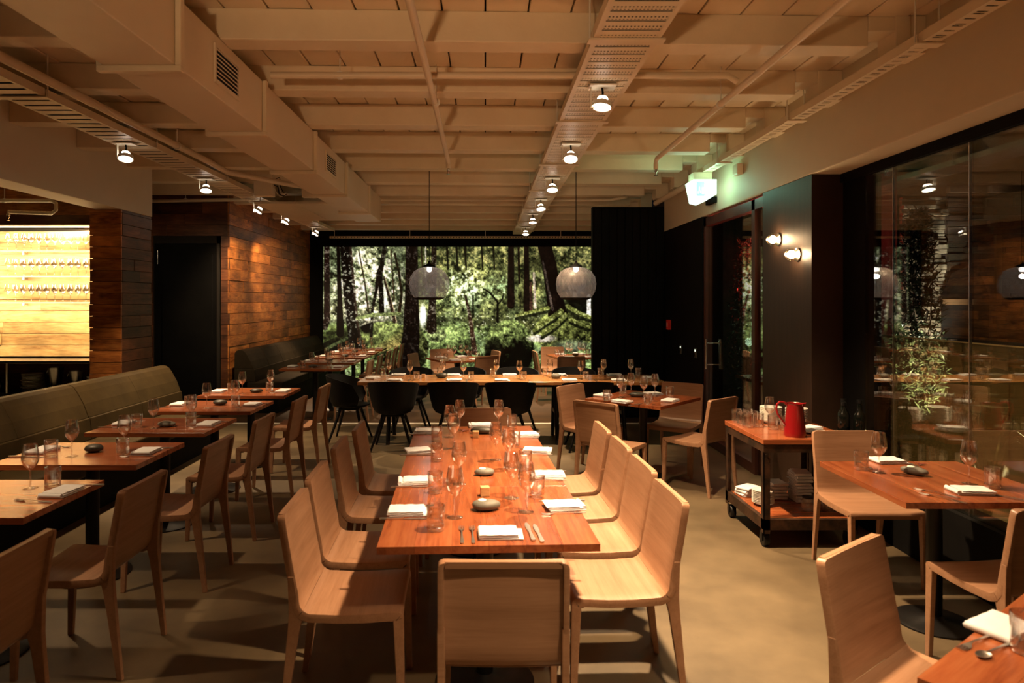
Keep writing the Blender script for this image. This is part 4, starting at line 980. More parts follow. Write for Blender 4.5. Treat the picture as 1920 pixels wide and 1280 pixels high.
def pebble_mesh(rx, ry, rz, seed, name='stone'):
    rnd = random.Random(seed); vs_ = []; fs = []; nu, nv = 22, 12; ph = [rnd.uniform(0, 6) for _ in range(6)]
    for j in range(nv+1):
        t_ = PI*j/nv
        for i in range(nu):
            a = 2*PI*i/nu
            r = 1+0.05*math.sin(2*a+ph[0])+0.04*math.sin(3*a+ph[1]+t_)+0.03*math.sin(2*t_+ph[2])
            st = abs(math.sin(t_))**0.85; ctt = math.cos(t_); cz = math.copysign(abs(ctt)**0.9, ctt)
            vs_.append((rx*r*st*math.cos(a), ry*r*st*math.sin(a), rz*cz*(1 if cz > 0 else 0.85)+rz*0.85))
    for j in range(nv):
        for i in range(nu):
            l = (i+1) % nu; fs.append((j*nu+i, (j+1)*nu+i, (j+1)*nu+l, j*nu+l))
    return MB().add(vs_, fs, True).mesh(name)
wg0 = bpy.data.objects.new('wine_glass', wine_glass_mesh()); wg0.data.materials.append(M_glass); C.objects.link(wg0)
WG = Proto(wg0); TU = Proto(tumbler()); FK = Proto(fork()); KN = Proto(knife()); SPN = Proto(spoon())
NAPM = [napkin_mesh(0.165, 0.125, s, 3) for s in range(4)]
for m_ in NAPM: m_.materials.append(M_linen)
def napkin(x, y, rz, label, group, k=0, z=T, cat='napkin'):
    o = bpy.data.objects.new('napkin', NAPM[k % 4]); C.objects.link(o); o.location = (x, y, z); o.rotation_euler[2] = rz
    tag(o, label, cat, group); return o
def wine(x, y, label, group, z=T): WG.put((x, y, z), random.uniform(0, 6), label, group, cat='wine glass')
def tumb(x, y, label, group, z=T): TU.put((x, y, z), random.uniform(0, 6), label, group, cat='tumbler')
def top_at(px, py, h): # base point from the pixel of the rim centre
    p = P(px, py, 0.75+h); return p.x, p.y
stone_meshes = {}
def stone(x, y, rz, label, group, dark=False, size=(0.065, 0.048, 0.021), candle=False, seed=1):
    key = (dark, size, seed)
    if key not in stone_meshes:
        me = pebble_mesh(*size, seed); me.materials.append(M_stone2 if dark else M_stone); stone_meshes[key] = me
    if candle:
        o = thing('stone_candle_holder', label, 'candle holder', (x, y, T), rz, group)
        link('stone', stone_meshes[key], None, o)
        zt = size[2]*1.85
        link('candle', MB().lathe([(0, zt-0.008), (0.019, zt-0.008), (0.019, zt+0.0015), (0.017, zt+0.003), (0, zt+0.0025)], 20, Matrix.Translation((-size[0]*0.25, 0, -0.002))), M_wax, o)
    else:
        o = bpy.data.objects.new('river_stone', stone_meshes[key]); C.objects.link(o); o.location = (x, y, T); o.rotation_euler[2] = rz
        tag(o, label, 'stone', group)
    return o
cubem = MB().box(-0.022, 0.022, -0.022, 0.022, 0, 0.044).mesh('wooden_cube', 0.0025, 2); cubem.materials.append(M_cube)
def cube(x, y, rz, label):
    o = bpy.data.objects.new('wooden_cube', cubem); C.objects.link(o); o.location = (x, y, T); o.rotation_euler[2] = rz; tag(o, label, 'table number', 'wooden cubes on tables')
def leaf(x, y, rz, label, z=T):
    mb = MB(); pts = []
    for k in range(10):
        a = k/10*2*PI; r = 0.042 if k % 2 == 0 else 0.014; pts.append((r*math.cos(a), r*math.sin(a), 0.008+0.008*math.sin(k*1.7)*(k % 2 == 0)))
    vs_ = [(0, 0, 0.006)]+pts+[(0, 0, 0.0045)]+[(p[0], p[1], p[2]-0.0015) for p in pts]; fs = []
    for k in range(10):
        l = (k+1) % 10; fs += [(0, 1+k, 1+l), (11, 12+l, 12+k), (1+k, 12+k, 12+l, 1+l)]
    mb.add(vs_, fs); mb.tube([(0, 0, 0.005), (-0.03, -0.012, 0.004), (-0.055, -0.03, 0.002)], 0.0012, 5)
    link('dried_leaf', mb, M_leafred, loc=(x, y, z), rz=rz, label=label, cat='leaf')
# ------------------------------------------------------------------ centre tables
def xy(px, py, z=0.75): p = P(px, py, z); return p.x, p.y
wl_ = [(853, 875), (861, 827), (850, 776), (843, 760), (862, 750)]
for i, (a, b_) in enumerate(wl_):
    x, y = top_at(a, b_, 0.22)
    wine(x, y, 'wine glass in the left row on the centre tables, %s' % ['nearest', 'second from near end', 'third from near end', 'fourth from near end', 'farthest'][i], 'wine glasses on the centre tables')
for i, (a, b_) in enumerate([(987, 867), (959, 847), (954, 804), (930, 792), (935, 750)]):
    x, y = top_at(a, b_, 0.22)
    wine(x, y, 'wine glass in the right row on the centre tables, %s' % ['nearest', 'second from near end', 'third from near end', 'fourth from near end', 'farthest'][i], 'wine glasses on the centre tables')
for i, (a, b_) in enumerate([(817, 993), (816, 923), (819, 864), (819, 827)]):
    x, y = xy(a, b_); tumb(x, y, 'tumbler at the left side places of the centre tables, %s' % ['nearest', 'second', 'third', 'farthest'][i], 'tumblers on the centre tables')
for i, (a, b_) in enumerate([(1007, 931), (985, 879), (965, 838), (960, 803)]):
    x, y = xy(a, b_); tumb(x, y, 'tumbler at the right side places of the centre tables, %s' % ['nearest', 'second', 'third', 'farthest'][i], 'tumblers on the centre tables')
plc = ['nearest', 'second', 'third', 'farthest']
for i, (a, b_) in enumerate([(766, 961), (779, 904), (787, 847), (801, 810)]):
    x, y = xy(a, b_); g = plc[i]
    napkin(x, y, ct+[0.0, 0.08, 0.25, -0.05][i], 'folded white napkin, left side of the centre tables, %s place' % g, 'napkins on the centre tables', i)
    for dd_, pr, nm in ((-0.092, KN, 'knife'), (0.092, FK, 'fork')):
        pr.put((x+0.0-dd_*-0.05, y+dd_, T), -PI/2+ct+random.uniform(-0.05, 0.05), 'steel %s beside the napkin, left side of centre tables, %s place' % (nm, g), 'cutlery on the centre tables', cat='cutlery')
for i, (a, b_) in enumerate([(1057, 951), (1027, 893), (1007, 847), (985, 817)]):
    x, y = xy(a, b_); g = plc[i]
    napkin(x, y, ct+PI+[0.1, -0.05, -0.2, 0.1][i], 'folded white napkin, right side of the centre tables, %s place' % g, 'napkins on the centre tables', i+1)
    FK.put((x-0.01, y-0.095, T), PI/2+ct+0.1, 'steel fork near the napkin, right side of centre tables, %s place' % g, 'cutlery on the centre tables', cat='cutlery')
    KN.put((x+0.0, y+0.092, T), PI/2+ct, 'steel knife near the napkin, right side of centre tables, %s place' % g, 'cutlery on the centre tables', cat='cutlery')
x, y = xy(939, 1003); napkin(x, y, ct-0.0, 'folded white napkin at the near end place of the centre tables', 'napkins on the centre tables', 2)
x, y = xy(901, 799); napkin(x, y, ct+0.05, 'folded white napkin at the far end place of the centre tables', 'napkins on the centre tables', 3)
for (a, b_), nm in (((866, 1003), 'outer'), ((886, 1003), 'inner')):
    x, y = xy(a, b_); FK.put((x, y, T), 0.05, '%s steel fork left of the napkin at the near end place' % nm, 'cutlery on the centre tables')
for (a, b_), nm in (((993, 997), 'inner'), ((1009, 1000), 'outer')):
    x, y = xy(a, b_); KN.put((x, y, T), 0.08, '%s steel knife right of the napkin at the near end place' % nm, 'cutlery on the centre tables')
x, y = xy(911, 955); stone(x, y, 0.0, 'grey stone with a white candle, the nearer one on the centre tables', 'stones on the centre tables', size=(0.066, 0.045, 0.024), candle=True, seed=2)
x, y = xy(909, 890); stone(x, y, 0.2, 'grey stone with a white candle, the middle one on the centre tables', 'stones on the centre tables', size=(0.054, 0.042, 0.020), candle=True, seed=3)
x, y = xy(903, 812); stone(x, y, -0.2, 'dark stone at the far end of the centre tables', 'stones on the centre tables', dark=True, size=(0.08, 0.05, 0.025), seed=4)
x, y = xy(892, 819); cube(x, y-0.015, 0, 'small wooden cube before the dark stone, far end of centre tables')
x, y = xy(909, 932); cube(x, y+0.03, 0.1, 'small wooden cube behind the nearer grey candle stone')
x, y = xy(871, 808); leaf(x, y, 0.5, 'small dried red leaf near the far end of the centre tables')
# ------------------------------------------------------------------ banquette tables
def banquette_set(cx, cy, tl, near, i):
    j = lambda s=0.012: random.uniform(-s, s)
    sd = random.Random(i*7+near)
    jj = lambda s: sd.uniform(-s, s)
    G = 'at the %s' % tl
    wine(cx-0.05+jj(0.04), cy-0.12+jj(0.03), 'wine glass on the bench side of %s' % tl, 'wine glasses, banquette tables')
    wine(cx+0.17+jj(0.02), cy+0.07+jj(0.02), 'wine glass on the chair side of %s' % tl, 'wine glasses, banquette tables')
    tumb(cx-0.17+jj(0.02), cy-0.10+jj(0.02), 'tumbler on the bench side of %s' % tl, 'tumblers, banquette tables')
    tumb(cx+0.20+jj(0.015), cy-0.04+jj(0.02), 'tumbler on the chair side of %s' % tl, 'tumblers, banquette tables')
    napkin(cx-0.33, cy+0.03+jj(0.03), PI/2+jj(0.1), 'folded napkin on the bench side of %s' % tl, 'napkins, banquette tables', i)
    napkin(cx+0.33, cy+0.02+jj(0.02), PI/2+jj(0.08), 'folded napkin on the chair side of %s' % tl, 'napkins, banquette tables', i+1)
    stone(cx+0.02+jj(0.05), cy-0.02+jj(0.08), jj(0.4), 'dark river stone in the middle of %s' % tl, 'stones, banquette tables', dark=(i != 2), size=(0.062, 0.045, 0.026) if i % 2 else (0.068, 0.046, 0.022), seed=5+i % 3)
    if near:
        FK.put((cx+0.33, cy-0.105, T), PI/2+0.1, 'steel fork by the napkin, chair side, %s' % tl, 'cutlery, banquette tables')
        KN.put((cx+0.33, cy+0.125, T), PI/2, 'steel knife by the napkin, chair side, %s' % tl, 'cutlery, banquette tables')
        KN.put((cx-0.33, cy-0.115, T), -PI/2, 'steel knife by the napkin, bench side, %s' % tl, 'cutlery, banquette tables')
        FK.put((cx-0.33, cy+0.155, T), -PI/2, 'steel fork by the napkin, bench side, %s' % tl, 'cutlery, banquette tables')
for i, y in enumerate(BY[1:], 1): banquette_set(-2.43, y, 'the %s left banquette table' % bw5[i], 1, i)
# nearest one by its pixels
def at(px, py): return xy(px, py)
x, y = at(57, 915); wine(x, y, 'wine glass on the nearest left banquette table', 'wine glasses, banquette tables')
x, y = at(99, 912); tumb(x, y, 'tumbler next to the glass on the nearest left banquette table', 'tumblers, banquette tables')
x, y = at(117, 925); napkin(x, y, PI/2-0.1, 'folded napkin on the nearest left banquette table', 'napkins, banquette tables', 1)
x, y = at(150, 912); KN.put((x, y+0.02, T), PI/2, 'steel knife behind the napkin on the nearest left banquette table', 'cutlery, banquette tables')
x, y = at(62, 940); FK.put((x, y, T), PI/2-0.2, 'steel fork before the napkin on the nearest left banquette table', 'cutlery, banquette tables')
for i, y in enumerate(FY): banquette_set(-2.43, y, 'the %s far banquette table' % (['nearest', 'second', 'third', 'fourth', 'farthest'][i]), 0, i+10)
# ------------------------------------------------------------------ window table
x, y = at(1615, 880); tumb(x, y, 'tumbler at the far place of the window table', 'tumblers, window table')
x, y = at(1648, 886); wine(x, y, 'wine glass at the far place of the window table', 'wine glasses, window table')
x, y = at(1666, 866); napkin(x, y, 0.05, 'folded napkin at the far place of the window table', 'napkins, window table', 0)
x, y = at(1630, 872); FK.put((x-0.03, y, T), -0.1, 'steel fork left of the napkin, far place of the window table', 'cutlery, window table')
x, y = at(1702, 868); KN.put((x, y, T), PI, 'steel knife right of the napkin, far place of the window table', 'cutlery, window table')
x, y = at(1715, 889); stone(x, y, -0.9, 'grey stone with a white candle on the window table', 'stones, window table', size=(0.07, 0.035, 0.022), candle=True, seed=9)
x, y = at(1726, 871); leaf(x, y, 0.2, 'dark dried star shaped leaf on the window table')
x, y = at(1817, 907); wine(x, y, 'wine glass at the near place of the window table', 'wine glasses, window table')
x, y = at(1861, 914); tumb(x, y, 'tumbler at the near place of the window table', 'tumblers, window table')
x, y = at(1819, 923); napkin(x, y, -0.1, 'folded napkin at the near place of the window table', 'napkins, window table', 1)
x, y = at(1756, 925); FK.put((x, y, T), 0.6, 'upper steel fork at the near place of the window table', 'cutlery, window table')
x, y = at(1762, 932); FK.put((x, y-0.02, T), 0.6, 'lower steel fork at the near place of the window table', 'cutlery, window table')
x, y = at(1880, 931); KN.put((x, y, T), 0.5, 'steel knife at the near place of the window table', 'cutlery, window table')
# corner table (bottom right)
x, y = at(1880, 1180); napkin(x, y, 0.50, 'large blurred folded napkin on the bottom right corner table', 'napkins, corner table', 0)
x, y = at(1835, 1203); FK.put((x, y, T), 0.5+PI/2, 'steel fork in front of the napkin on the bottom right corner table', 'cutlery, corner table')
x, y = at(1845, 1218); SPN.put((x+0.03, y-0.005, T), 0.5+PI/2, 'steel spoon in front of the napkin on the bottom right corner table', 'cutlery, corner table', cat='cutlery')
x, y = at(1925, 1222); tumb(x, y, 'tumbler at the edge of the bottom right corner table', 'tumblers, corner table')
# ------------------------------------------------------------------ diagonal table
g = 'on the diagonal square table'
for (a, b_), w_ in zip([(1163, 703), (1183, 699), (1207, 705), (1228, 701)], ['leftmost', 'second from left', 'third from left', 'rightmost']):
    x, y = top_at(a, b_, 0.22); wine(x, y, 'wine glass %s, %s of four' % (g, w_), 'wine glasses, diagonal table')
for (a, b_), w_ in zip([(1138, 751), (1168, 738), (1215, 758), (1256, 744)], ['leftmost', 'second from left', 'third from left', 'rightmost']):
    x, y = at(a, b_); tumb(x, y, 'tumbler %s, %s of four' % (g, w_), 'tumblers, diagonal table')
for k, ((a, b_), w_, r_) in enumerate(zip([(1131, 742), (1166, 754), (1225, 739), (1257, 752)], ['at the left corner', 'at the front left edge', 'at the back', 'at the front right edge'], [0.8, 2.3, 0.3, 0.9])):
    x, y = at(a, b_); napkin(x, y, r_, 'folded napkin %s %s' % (w_, g.replace('on', 'of', 1)), 'napkins, diagonal table', k)
x, y = at(1195, 744); stone(x, y, 0.1, 'dark river stone in the middle of the diagonal square table', 'stones, diagonal table', dark=True, size=(0.075, 0.05, 0.028), seed=11)
x, y = at(1192, 759); KN.put((x, y, T), -0.8, 'steel knife at the front corner of the diagonal square table', 'cutlery, diagonal table')
x, y = at(1238, 752); FK.put((x-0.02, y-0.05, T), 0.7, 'steel fork at the front right edge of the diagonal square table', 'cutlery, diagonal table')
# ------------------------------------------------------------------ long table
g = 'on the long table'
lg = ['1st', '2nd', '3rd', '4th', '5th', '6th', '7th', '8th', '9th', '10th']
for (a, b_), w_ in zip([(729, 673), (769, 677), (830, 671), (869, 677), (931, 673), (974, 676), (1031, 671), (1089, 676), (1132, 670), (1183, 671)], lg):
    y = 8.25 if b_ > 675 else 8.45; x = (a-VX)*y/F
    wine(x, y, 'wine glass %s, %s from the left' % (g, w_), 'wine glasses, long table')
for (a, b_), w_ in zip([(718, 704), (781, 708), (825, 703), (883, 709), (924, 703), (982, 709), (1022, 703), (1098, 708), (1126, 703), (1197, 703)], lg):
    y = 8.13 if b_ > 706 else 8.57; x = (a-VX)*y/F+(0.05 if a == 1031 else 0); tumb(x, y, 'tumbler %s, %s from the left' % (g, w_), 'tumblers, long table')
for k, ((a, b_), w_) in enumerate(zip([(742, 713), (852, 713), (942, 713), (1068, 713), (1160, 713)], lg)):
    x, y = at(a, b_); napkin(x, 8.06, 0, 'folded napkin on the near edge of the long table, %s from left' % w_, 'napkins, long table', k)
for k, ((a, b_), w_) in enumerate(zip([(750, 701), (853, 701), (955, 701), (1048, 701), (1147, 701)], lg)):
    x, y = at(a, b_); napkin(x, 8.64, 0, 'folded napkin on the far edge of the long table, %s from left' % w_, 'napkins, long table', k+1)
napkin(-1.36, 8.30, 1.2, 'folded napkin at the left end of the long table', 'napkins, long table', 2)
napkin(1.98, 8.35, 1.4, 'folded napkin at the right end of the long table', 'napkins, long table', 3)
x, y = -0.53, 8.36; stone(x, y, 0.4, 'brown upright stone on the left half of the long table', 'stones, long table', dark=True, size=(0.07, 0.05, 0.035), seed=12)
x, y = 0.86, 8.30; stone(x, y, 0.0, 'round grey stone on the right half of the long table', 'stones, long table', size=(0.055, 0.05, 0.034), seed=13)
x, y = at(794, 708); cube(x, y, 0, 'small wooden cube on the left part of the long table')
for i, xx in enumerate((-0.9, -0.22, 0.52, 1.3)):
    FK.put((xx, 8.07, T), 0, 'tiny steel fork on the near edge of the long table, %s from left' % lg[i], 'cutlery, long table')
# ------------------------------------------------------------------ distant square tables
for cx, cy, tl, rr in ((-0.45, 11.2, 'the distant table before the mural', 0.44), (1.55, 11.75, 'the distant table beside the partition', 0.17)):
    k = 0
    for dx, dy, w_ in ((-0.2, -0.22, 'near left'), (0.2, -0.22, 'near right'), (-0.2, 0.22, 'far left'), (0.2, 0.22, 'far right')):
        c_, s__ = math.cos(rr), math.sin(rr)
        q_ = lambda ax, ay: (cx+ax*c_-ay*s__, cy+ax*s__+ay*c_)
        x, y = q_(dx*0.55, dy*0.5); wine(x, y, 'tiny wine glass, %s on %s' % (w_, tl), 'wine glasses, distant tables')
        x, y = q_(dx*1.4, dy*0.75); tumb(x, y, 'tiny tumbler, %s on %s' % (w_, tl), 'tumblers, distant tables')
        x, y = q_(dx*0.9, dy*1.35); napkin(x, y, rr, 'small napkin, %s on %s' % (w_, tl), 'napkins, distant tables', k); k += 1
bo = thing('serving_bowl', 'dark green bowl with a white cloth on the table beside the partition', 'bowl', (1.78, 11.66, T))
# kept clear of the glasses
bo.location = (1.55, 11.75, T)
link('body', MB().lathe([(0, 0), (0.035, 0.0), (0.055, 0.02), (0.065, 0.045), (0.061, 0.045), (0.05, 0.022), (0, 0.008)], 24), mat('green_glaze', (0.03, 0.05, 0.02), 0.3), bo)
link('cloth', MB().lathe([(0, 0.04), (0.045, 0.038), (0.052, 0.048), (0.03, 0.062), (0, 0.066)], 14), M_linen, bo)
# ------------------------------------------------------------------ trolley
TX0, TX1, TY0, TY1 = 1.90, 2.54, 4.66, 5.40
tr = thing('serving_trolley', 'rusty steel service trolley with wooden top and lower shelf', 'trolley', ((TX0+TX1)/2, (TY0+TY1)/2, 0))
hx, hy = (TX1-TX0)/2, (TY1-TY0)/2
for i in range(4): link('board', MB().box(-hx-0.005, hx+0.005, -hy-0.005+i*(2*hy+0.01)/4+0.0005, -hy-0.005+(i+1)*(2*hy+0.01)/4-0.0005, 0.71, 0.745), M_table, tr, bevel=0.002, seg=1)
for i in range(3): link('shelf_board', MB().box(-hx+0.032, hx-0.032, -hy+0.032+i*(2*hy-0.064)/3+0.0008, -hy+0.032+(i+1)*(2*hy-0.064)/3-0.0008, 0.178, 0.20), M_table, tr, bevel=0.002, seg=1)
for sx in (-1, 1):
    for sy in (-1, 1):
        link('post', MB().box(sx*hx-(0.045 if sx > 0 else 0), sx*hx+(0 if sx > 0 else 0.045), sy*hy-(0.006 if sy > 0 else 0), sy*hy+(0 if sy > 0 else 0.006), 0.10, 0.655).box(sx*hx-(0.006 if sx > 0 else 0), sx*hx+(0 if sx > 0 else 0.006), sy*hy-(0.045 if sy > 0 else 0), sy*hy+(0 if sy > 0 else 0.045), 0.10, 0.655), M_rust, tr)
        wz = link('caster', MB().lathe([(0, -0.02), (0.045, -0.02), (0.05, -0.012), (0.05, 0.012), (0.045, 0.02), (0, 0.02)], 24, Matrix.Translation((sx*(hx-0.03), sy*(hy-0.055), 0.05))@Matrix.Rotation(PI/2, 4, 'Y')), M_blackm, tr)
        for qx in (-0.025, 0.025): link('fork_bracket', MB().box(sx*(hx-0.03)+qx-0.003, sx*(hx-0.03)+qx+0.003, sy*(hy-0.055)-0.02, sy*(hy-0.055)+0.02, 0.04, 0.105), M_blackm, wz)
link('top_frame', MB().box(-hx, hx, -hy, -hy+0.006, 0.655, 0.709).box(-hx, hx, hy-0.006, hy, 0.655, 0.709).box(-hx, -hx+0.006, -hy+0.006, hy-0.006, 0.655, 0.709).box(hx-0.006, hx, -hy+0.006, hy-0.006, 0.655, 0.709), M_rust, tr)
link('shelf_frame', MB().box(-hx, hx, -hy, -hy+0.03, 0.125, 0.198).box(-hx, hx, hy-0.03, hy, 0.125, 0.198).box(-hx, -hx+0.03, -hy+0.03, hy-0.03, 0.125, 0.198).box(hx-0.03, hx, -hy+0.03, hy-0.03, 0.125, 0.198), M_rust, tr)
for sx, sy in ((-1, -1), (1, -1), (-1, 1), (1, 1)):
    link('bolt', MB().lathe([(0, 0), (0.008, 0), (0.008, 0.005), (0, 0.006)], 8, Matrix.Translation((sx*(hx-0.02), sy*(hy+0.0005), 0.64))@Matrix.Rotation(sy*-PI/2, 4, 'X')), M_rust, tr)
TT = 0.7455
tp = [(1385, 799), (1400, 803), (1412, 798), (1424, 803), (1437, 806), (1452, 806), (1393, 793), (1405, 791)]
used = []
tpos = [(1.955, 5.20), (1.965, 5.105), (2.045, 5.22), (2.05, 5.12), (2.12, 5.03), (2.195, 5.0), (1.96, 5.32), (2.045, 5.32)]
twd = ['front row, left', 'nearest at left', 'second row, middle', 'middle of the group', 'near the wine glass', 'nearest the red jug', 'back left', 'back, second']
for (x, y), w_ in zip(tpos, twd): tumb(x, y, 'clean tumbler in the group on the trolley top, %s' % w_, 'tumblers on the trolley', TT)
wine(2.145, 5.145, 'lone wine glass among the tumblers on the trolley', 'glass on the trolley', TT)
def bowl_stack(cx, cy, z0, n, r, h, lbl, grp, name='bowl', cat='bowl', mt=M_china, seg=28):
    me = MB().lathe([(0, 0), (r*0.5, 0), (r*0.55, 0.004), (r*0.92, h*1.8), (r, h*2.2), (r*0.97, h*2.25), (r*0.5, 0.009), (0, 0.008)], seg).mesh(name); me.materials.append(mt)
    for i in range(n):
        o = bpy.data.objects.new(name, me); C.objects.link(o); o.location = (cx, cy, z0+i*h)
        tag(o, lbl % (('topmost of the stack' if i == n-1 else 'bottom of the stack' if i == 0 else '%s from the top' % ORD[n-1-i])), cat, grp)
bowl_stack(2.21, 5.285, TT, 9, 0.083, 0.0125, 'white bowl on the trolley left of the jug, %s', 'white bowls left of the jug')
bowl_stack(2.415, 5.30, TT, 8, 0.083, 0.0125, 'white bowl behind the red jug, %s', 'white bowls behind the jug')
jg = thing('enamel_jug', 'red enamel water jug with big loop handle on the trolley', 'jug', (2.165, 4.775, TT), 0)
link('body', MB().lathe([(0, 0), (0.072, 0), (0.075, 0.006), (0.073, 0.03), (0.054, 0.215), (0.056, 0.228), (0.058, 0.230), (0.053, 0.228), (0.051, 0.215), (0.069, 0.03), (0.068, 0.008), (0, 0.006)], 36), M_red, jg)
link('handle', MB().tube([(-0.052, 0, 0.215), (-0.075, 0, 0.235), (-0.105, 0, 0.24), (-0.125, 0, 0.222), (-0.130, 0, 0.19), (-0.118, 0, 0.15), (-0.095, 0, 0.115), (-0.072, 0, 0.085), (-0.064, 0, 0.075)], 0.0075, 10), M_red, jg)
link('spout', MB().prism([(0.050, 0.19), (0.078, 0.235), (0.052, 0.226)], 'y', -0.012, 0.012), M_red, jg, bevel=0.003)
pl = thing('serving_plate', 'white plate with crumpled napkin behind the red jug', 'plate', (2.255, 4.955, TT))
link('plate', MB().lathe([(0, 0), (0.06, 0), (0.065, 0.003), (0.108, 0.014), (0.11, 0.017), (0.105, 0.017), (0.064, 0.008), (0, 0.007)], 36), M_china, pl)
pl.location = (2.33, 4.93, TT)
napkin(2.33, 4.93, 0.4, 'white napkin lying on the plate behind the red jug', 'napkins on the trolley', 1, z=TT+0.0175)
# lower shelf
bowl_stack(2.03, 4.99, 0.2005, 9, 0.078, 0.011, 'white saucer on the trolley lower shelf, %s', 'saucer stack', name='saucer', cat='saucer')
for k, zz in enumerate((0.2005, 0.2245, 0.2485)):
    napkin(2.03, 5.25, 0.2+0.2*k, 'folded napkin left of the stacks on the lower shelf, %s layer' % ['bottom', 'middle', 'top'][k], 'napkins on the lower shelf', k, z=zz)
M_cloth2 = noisy('cream_napkin_stack', (0.55,0.50,0.42), (0.65,0.60,0.5), scale=9, rough=0.85, bump=0.3)
for bi, (bx, by, n) in enumerate(((2.21, 5.2, 5), (2.36, 5.12, 9))):
    for k in range(n):
        o = bpy.data.objects.new('napkin', NAPM[k % 4]); C.objects.link(o); o.location = (bx, by, 0.2005+k*0.0245); o.rotation_euler[2] = 1.5+0.12*math.sin(k*2+bi)
        tag(o, 'stacked napkin on the lower shelf, %s pile, %s' % (['shorter middle', 'tall right'][bi], ('topmost' if k == n-1 else '%s layer up' % ORD[k])), 'napkin', 'piles of napkins on the trolley')
M_jar = thin_glass('jar_glass', base=0.12, edge=0.8, blend=0.4)
for i, (x, y) in enumerate(((2.30, 4.87), (2.44, 4.86))):
    j = thing('glass_jar', 'squat clear glass jar on the lower shelf, %s one' % ['left', 'right'][i], 'jar', (x, y, 0.2005), group='glass jars on the trolley')
    link('body', MB().lathe([(0, 0), (0.04, 0), (0.046, 0.01), (0.046, 0.07), (0.036, 0.085), (0.034, 0.085), (0.043, 0.07), (0.043, 0.012), (0, 0.008)], 24), M_jar, j)
    link('lid', MB().lathe([(0, 0.086), (0.037, 0.086), (0.037, 0.098), (0, 0.1)], 24), M_blackm, j)
# black stand with two dark bottles beside the trolley
bs = thing('black_stand', 'low black stand between the trolley and the window glass', 'stand', (2.685, 4.98, 0))
link('top', MB().box(-0.11, 0.11, -0.16, 0.16, 0.70, 0.72), M_black, bs, bevel=0.003)
for sx in (-1, 1):
    for sy in (-1, 1): link('leg', MB().box(sx*0.095-0.01, sx*0.095+0.01, sy*0.14-0.01, sy*0.14+0.01, 0, 0.6995), M_blackm, bs)
link('shelf', MB().box(-0.084, 0.084, -0.129, 0.129, 0.3, 0.315), M_black, bs)
M_bottle = mat('black_bottle_glass', (0.004, 0.005, 0.004), 0.06, coat=0.4)
for i, (x, y, h, lb) in enumerate(((2.625, 5.0, 0.23, 'squat glossy black bottle on the black stand, left'), (2.72, 4.96, 0.25, 'squat glossy black bottle on the black stand, middle'), (2.67, 5.09, 0.24, 'squat glossy black bottle on the black stand, at the back'))):
    b_ = thing('bottle', lb, 'bottle', (x, y, 0.7205), group='black bottles on the stand')
    link('body', MB().lathe([(0, 0), (0.04, 0), (0.042, 0.004), (0.042, 0.12), (0.034, 0.15), (0.018, 0.17), (0.016, h-0.025), (0.0, h-0.025)], 24), M_bottle, b_)
    link('cap', MB().lathe([(0, h-0.0245), (0.019, h-0.0245), (0.019, h), (0, h)], 20), M_blackm, b_)
# ------------------------------------------------------------------ bar: rows of glasses and counter items
M_barg = thin_glass('bar_wine_glass', base=0.05, edge=0.5, blend=0.3)
bg = wine_glass_mesh(); bg.materials.append(M_barg)
for r_, (z, nm) in enumerate(zip(s_z, names)):
    for row in range(2):
        for k in range(15):
            x = -5.82+k*0.095+row*0.04+random.uniform(-0.006, 0.006)
            if r_ == 2 and k == 13-row: continue
            if x > -4.42: continue
            o = bpy.data.objects.new('wine_glass', bg); C.objects.link(o); o.location = (x, 8.32+row*0.10, z+0.001); o.scale = (0.95, 0.95, 0.95)
            tag(o, 'backlit wine glass on %s bar shelf, %s row, %s from the right' % (nm, ['front', 'back'][row], ORD[14-k]), 'wine glass', 'wine glasses on the %s bar shelf, %s row' % (nm, ['front', 'back'][row]))
def plates(cx, cy, z0, n):
    r = 0.125; me = MB().lathe([(0, 0), (r*0.6, 0), (r*0.63, 0.003), (r*0.97, 0.012), (r, 0.015), (r*0.96, 0.015), (r*0.6, 0.008), (0, 0.007)], 32).mesh('plate'); me.materials.append(M_china)
    rd = random.Random(5)
    for i in range(n):
        o = bpy.data.objects.new('plate', me); C.objects.link(o); o.location = (cx+rd.uniform(-0.01, 0.01), cy+rd.uniform(-0.01, 0.01), z0+i*0.0155)
        tag(o, 'white plate in the stack under the bar niche, %s' % ('top one' if i == n-1 else 'bottom one' if i == 0 else '%s from the top' % ORD[n-1-i]), 'plate', 'plates under the bar niche')
plates(-5.46, 8.25, 0.6005, 14)
for i, (x, lb, h) in enumerate(((-5.17, 'taller steel ice bucket under the bar niche', 0.29), (-4.92, 'shorter steel ice bucket under the bar niche', 0.25))):
    b_ = thing('ice_bucket', lb, 'bucket', (x, 8.22, 0.6005), group='ice buckets')
    link('body', MB().lathe([(0, 0), (0.05, 0), (0.055, 0.004), (0.085, h), (0.09, h+0.004), (0.084, h+0.003), (0.05, 0.008), (0, 0.007)], 28), M_chrome, b_)
    link('ring_handle', MB().tube([(-0.088, -0.02, h-0.03), (-0.098, -0.025, h-0.06), (-0.10, 0.0, h-0.08), (-0.098, 0.025, h-0.06), (-0.088, 0.02, h-0.03)], 0.005, 8), M_chrome, b_)
bowl_stack(-4.68, 8.22, 0.6005, 5, 0.11, 0.03, 'cream bowl under the right end of the bar niche, %s', 'bowls under the bar niche')
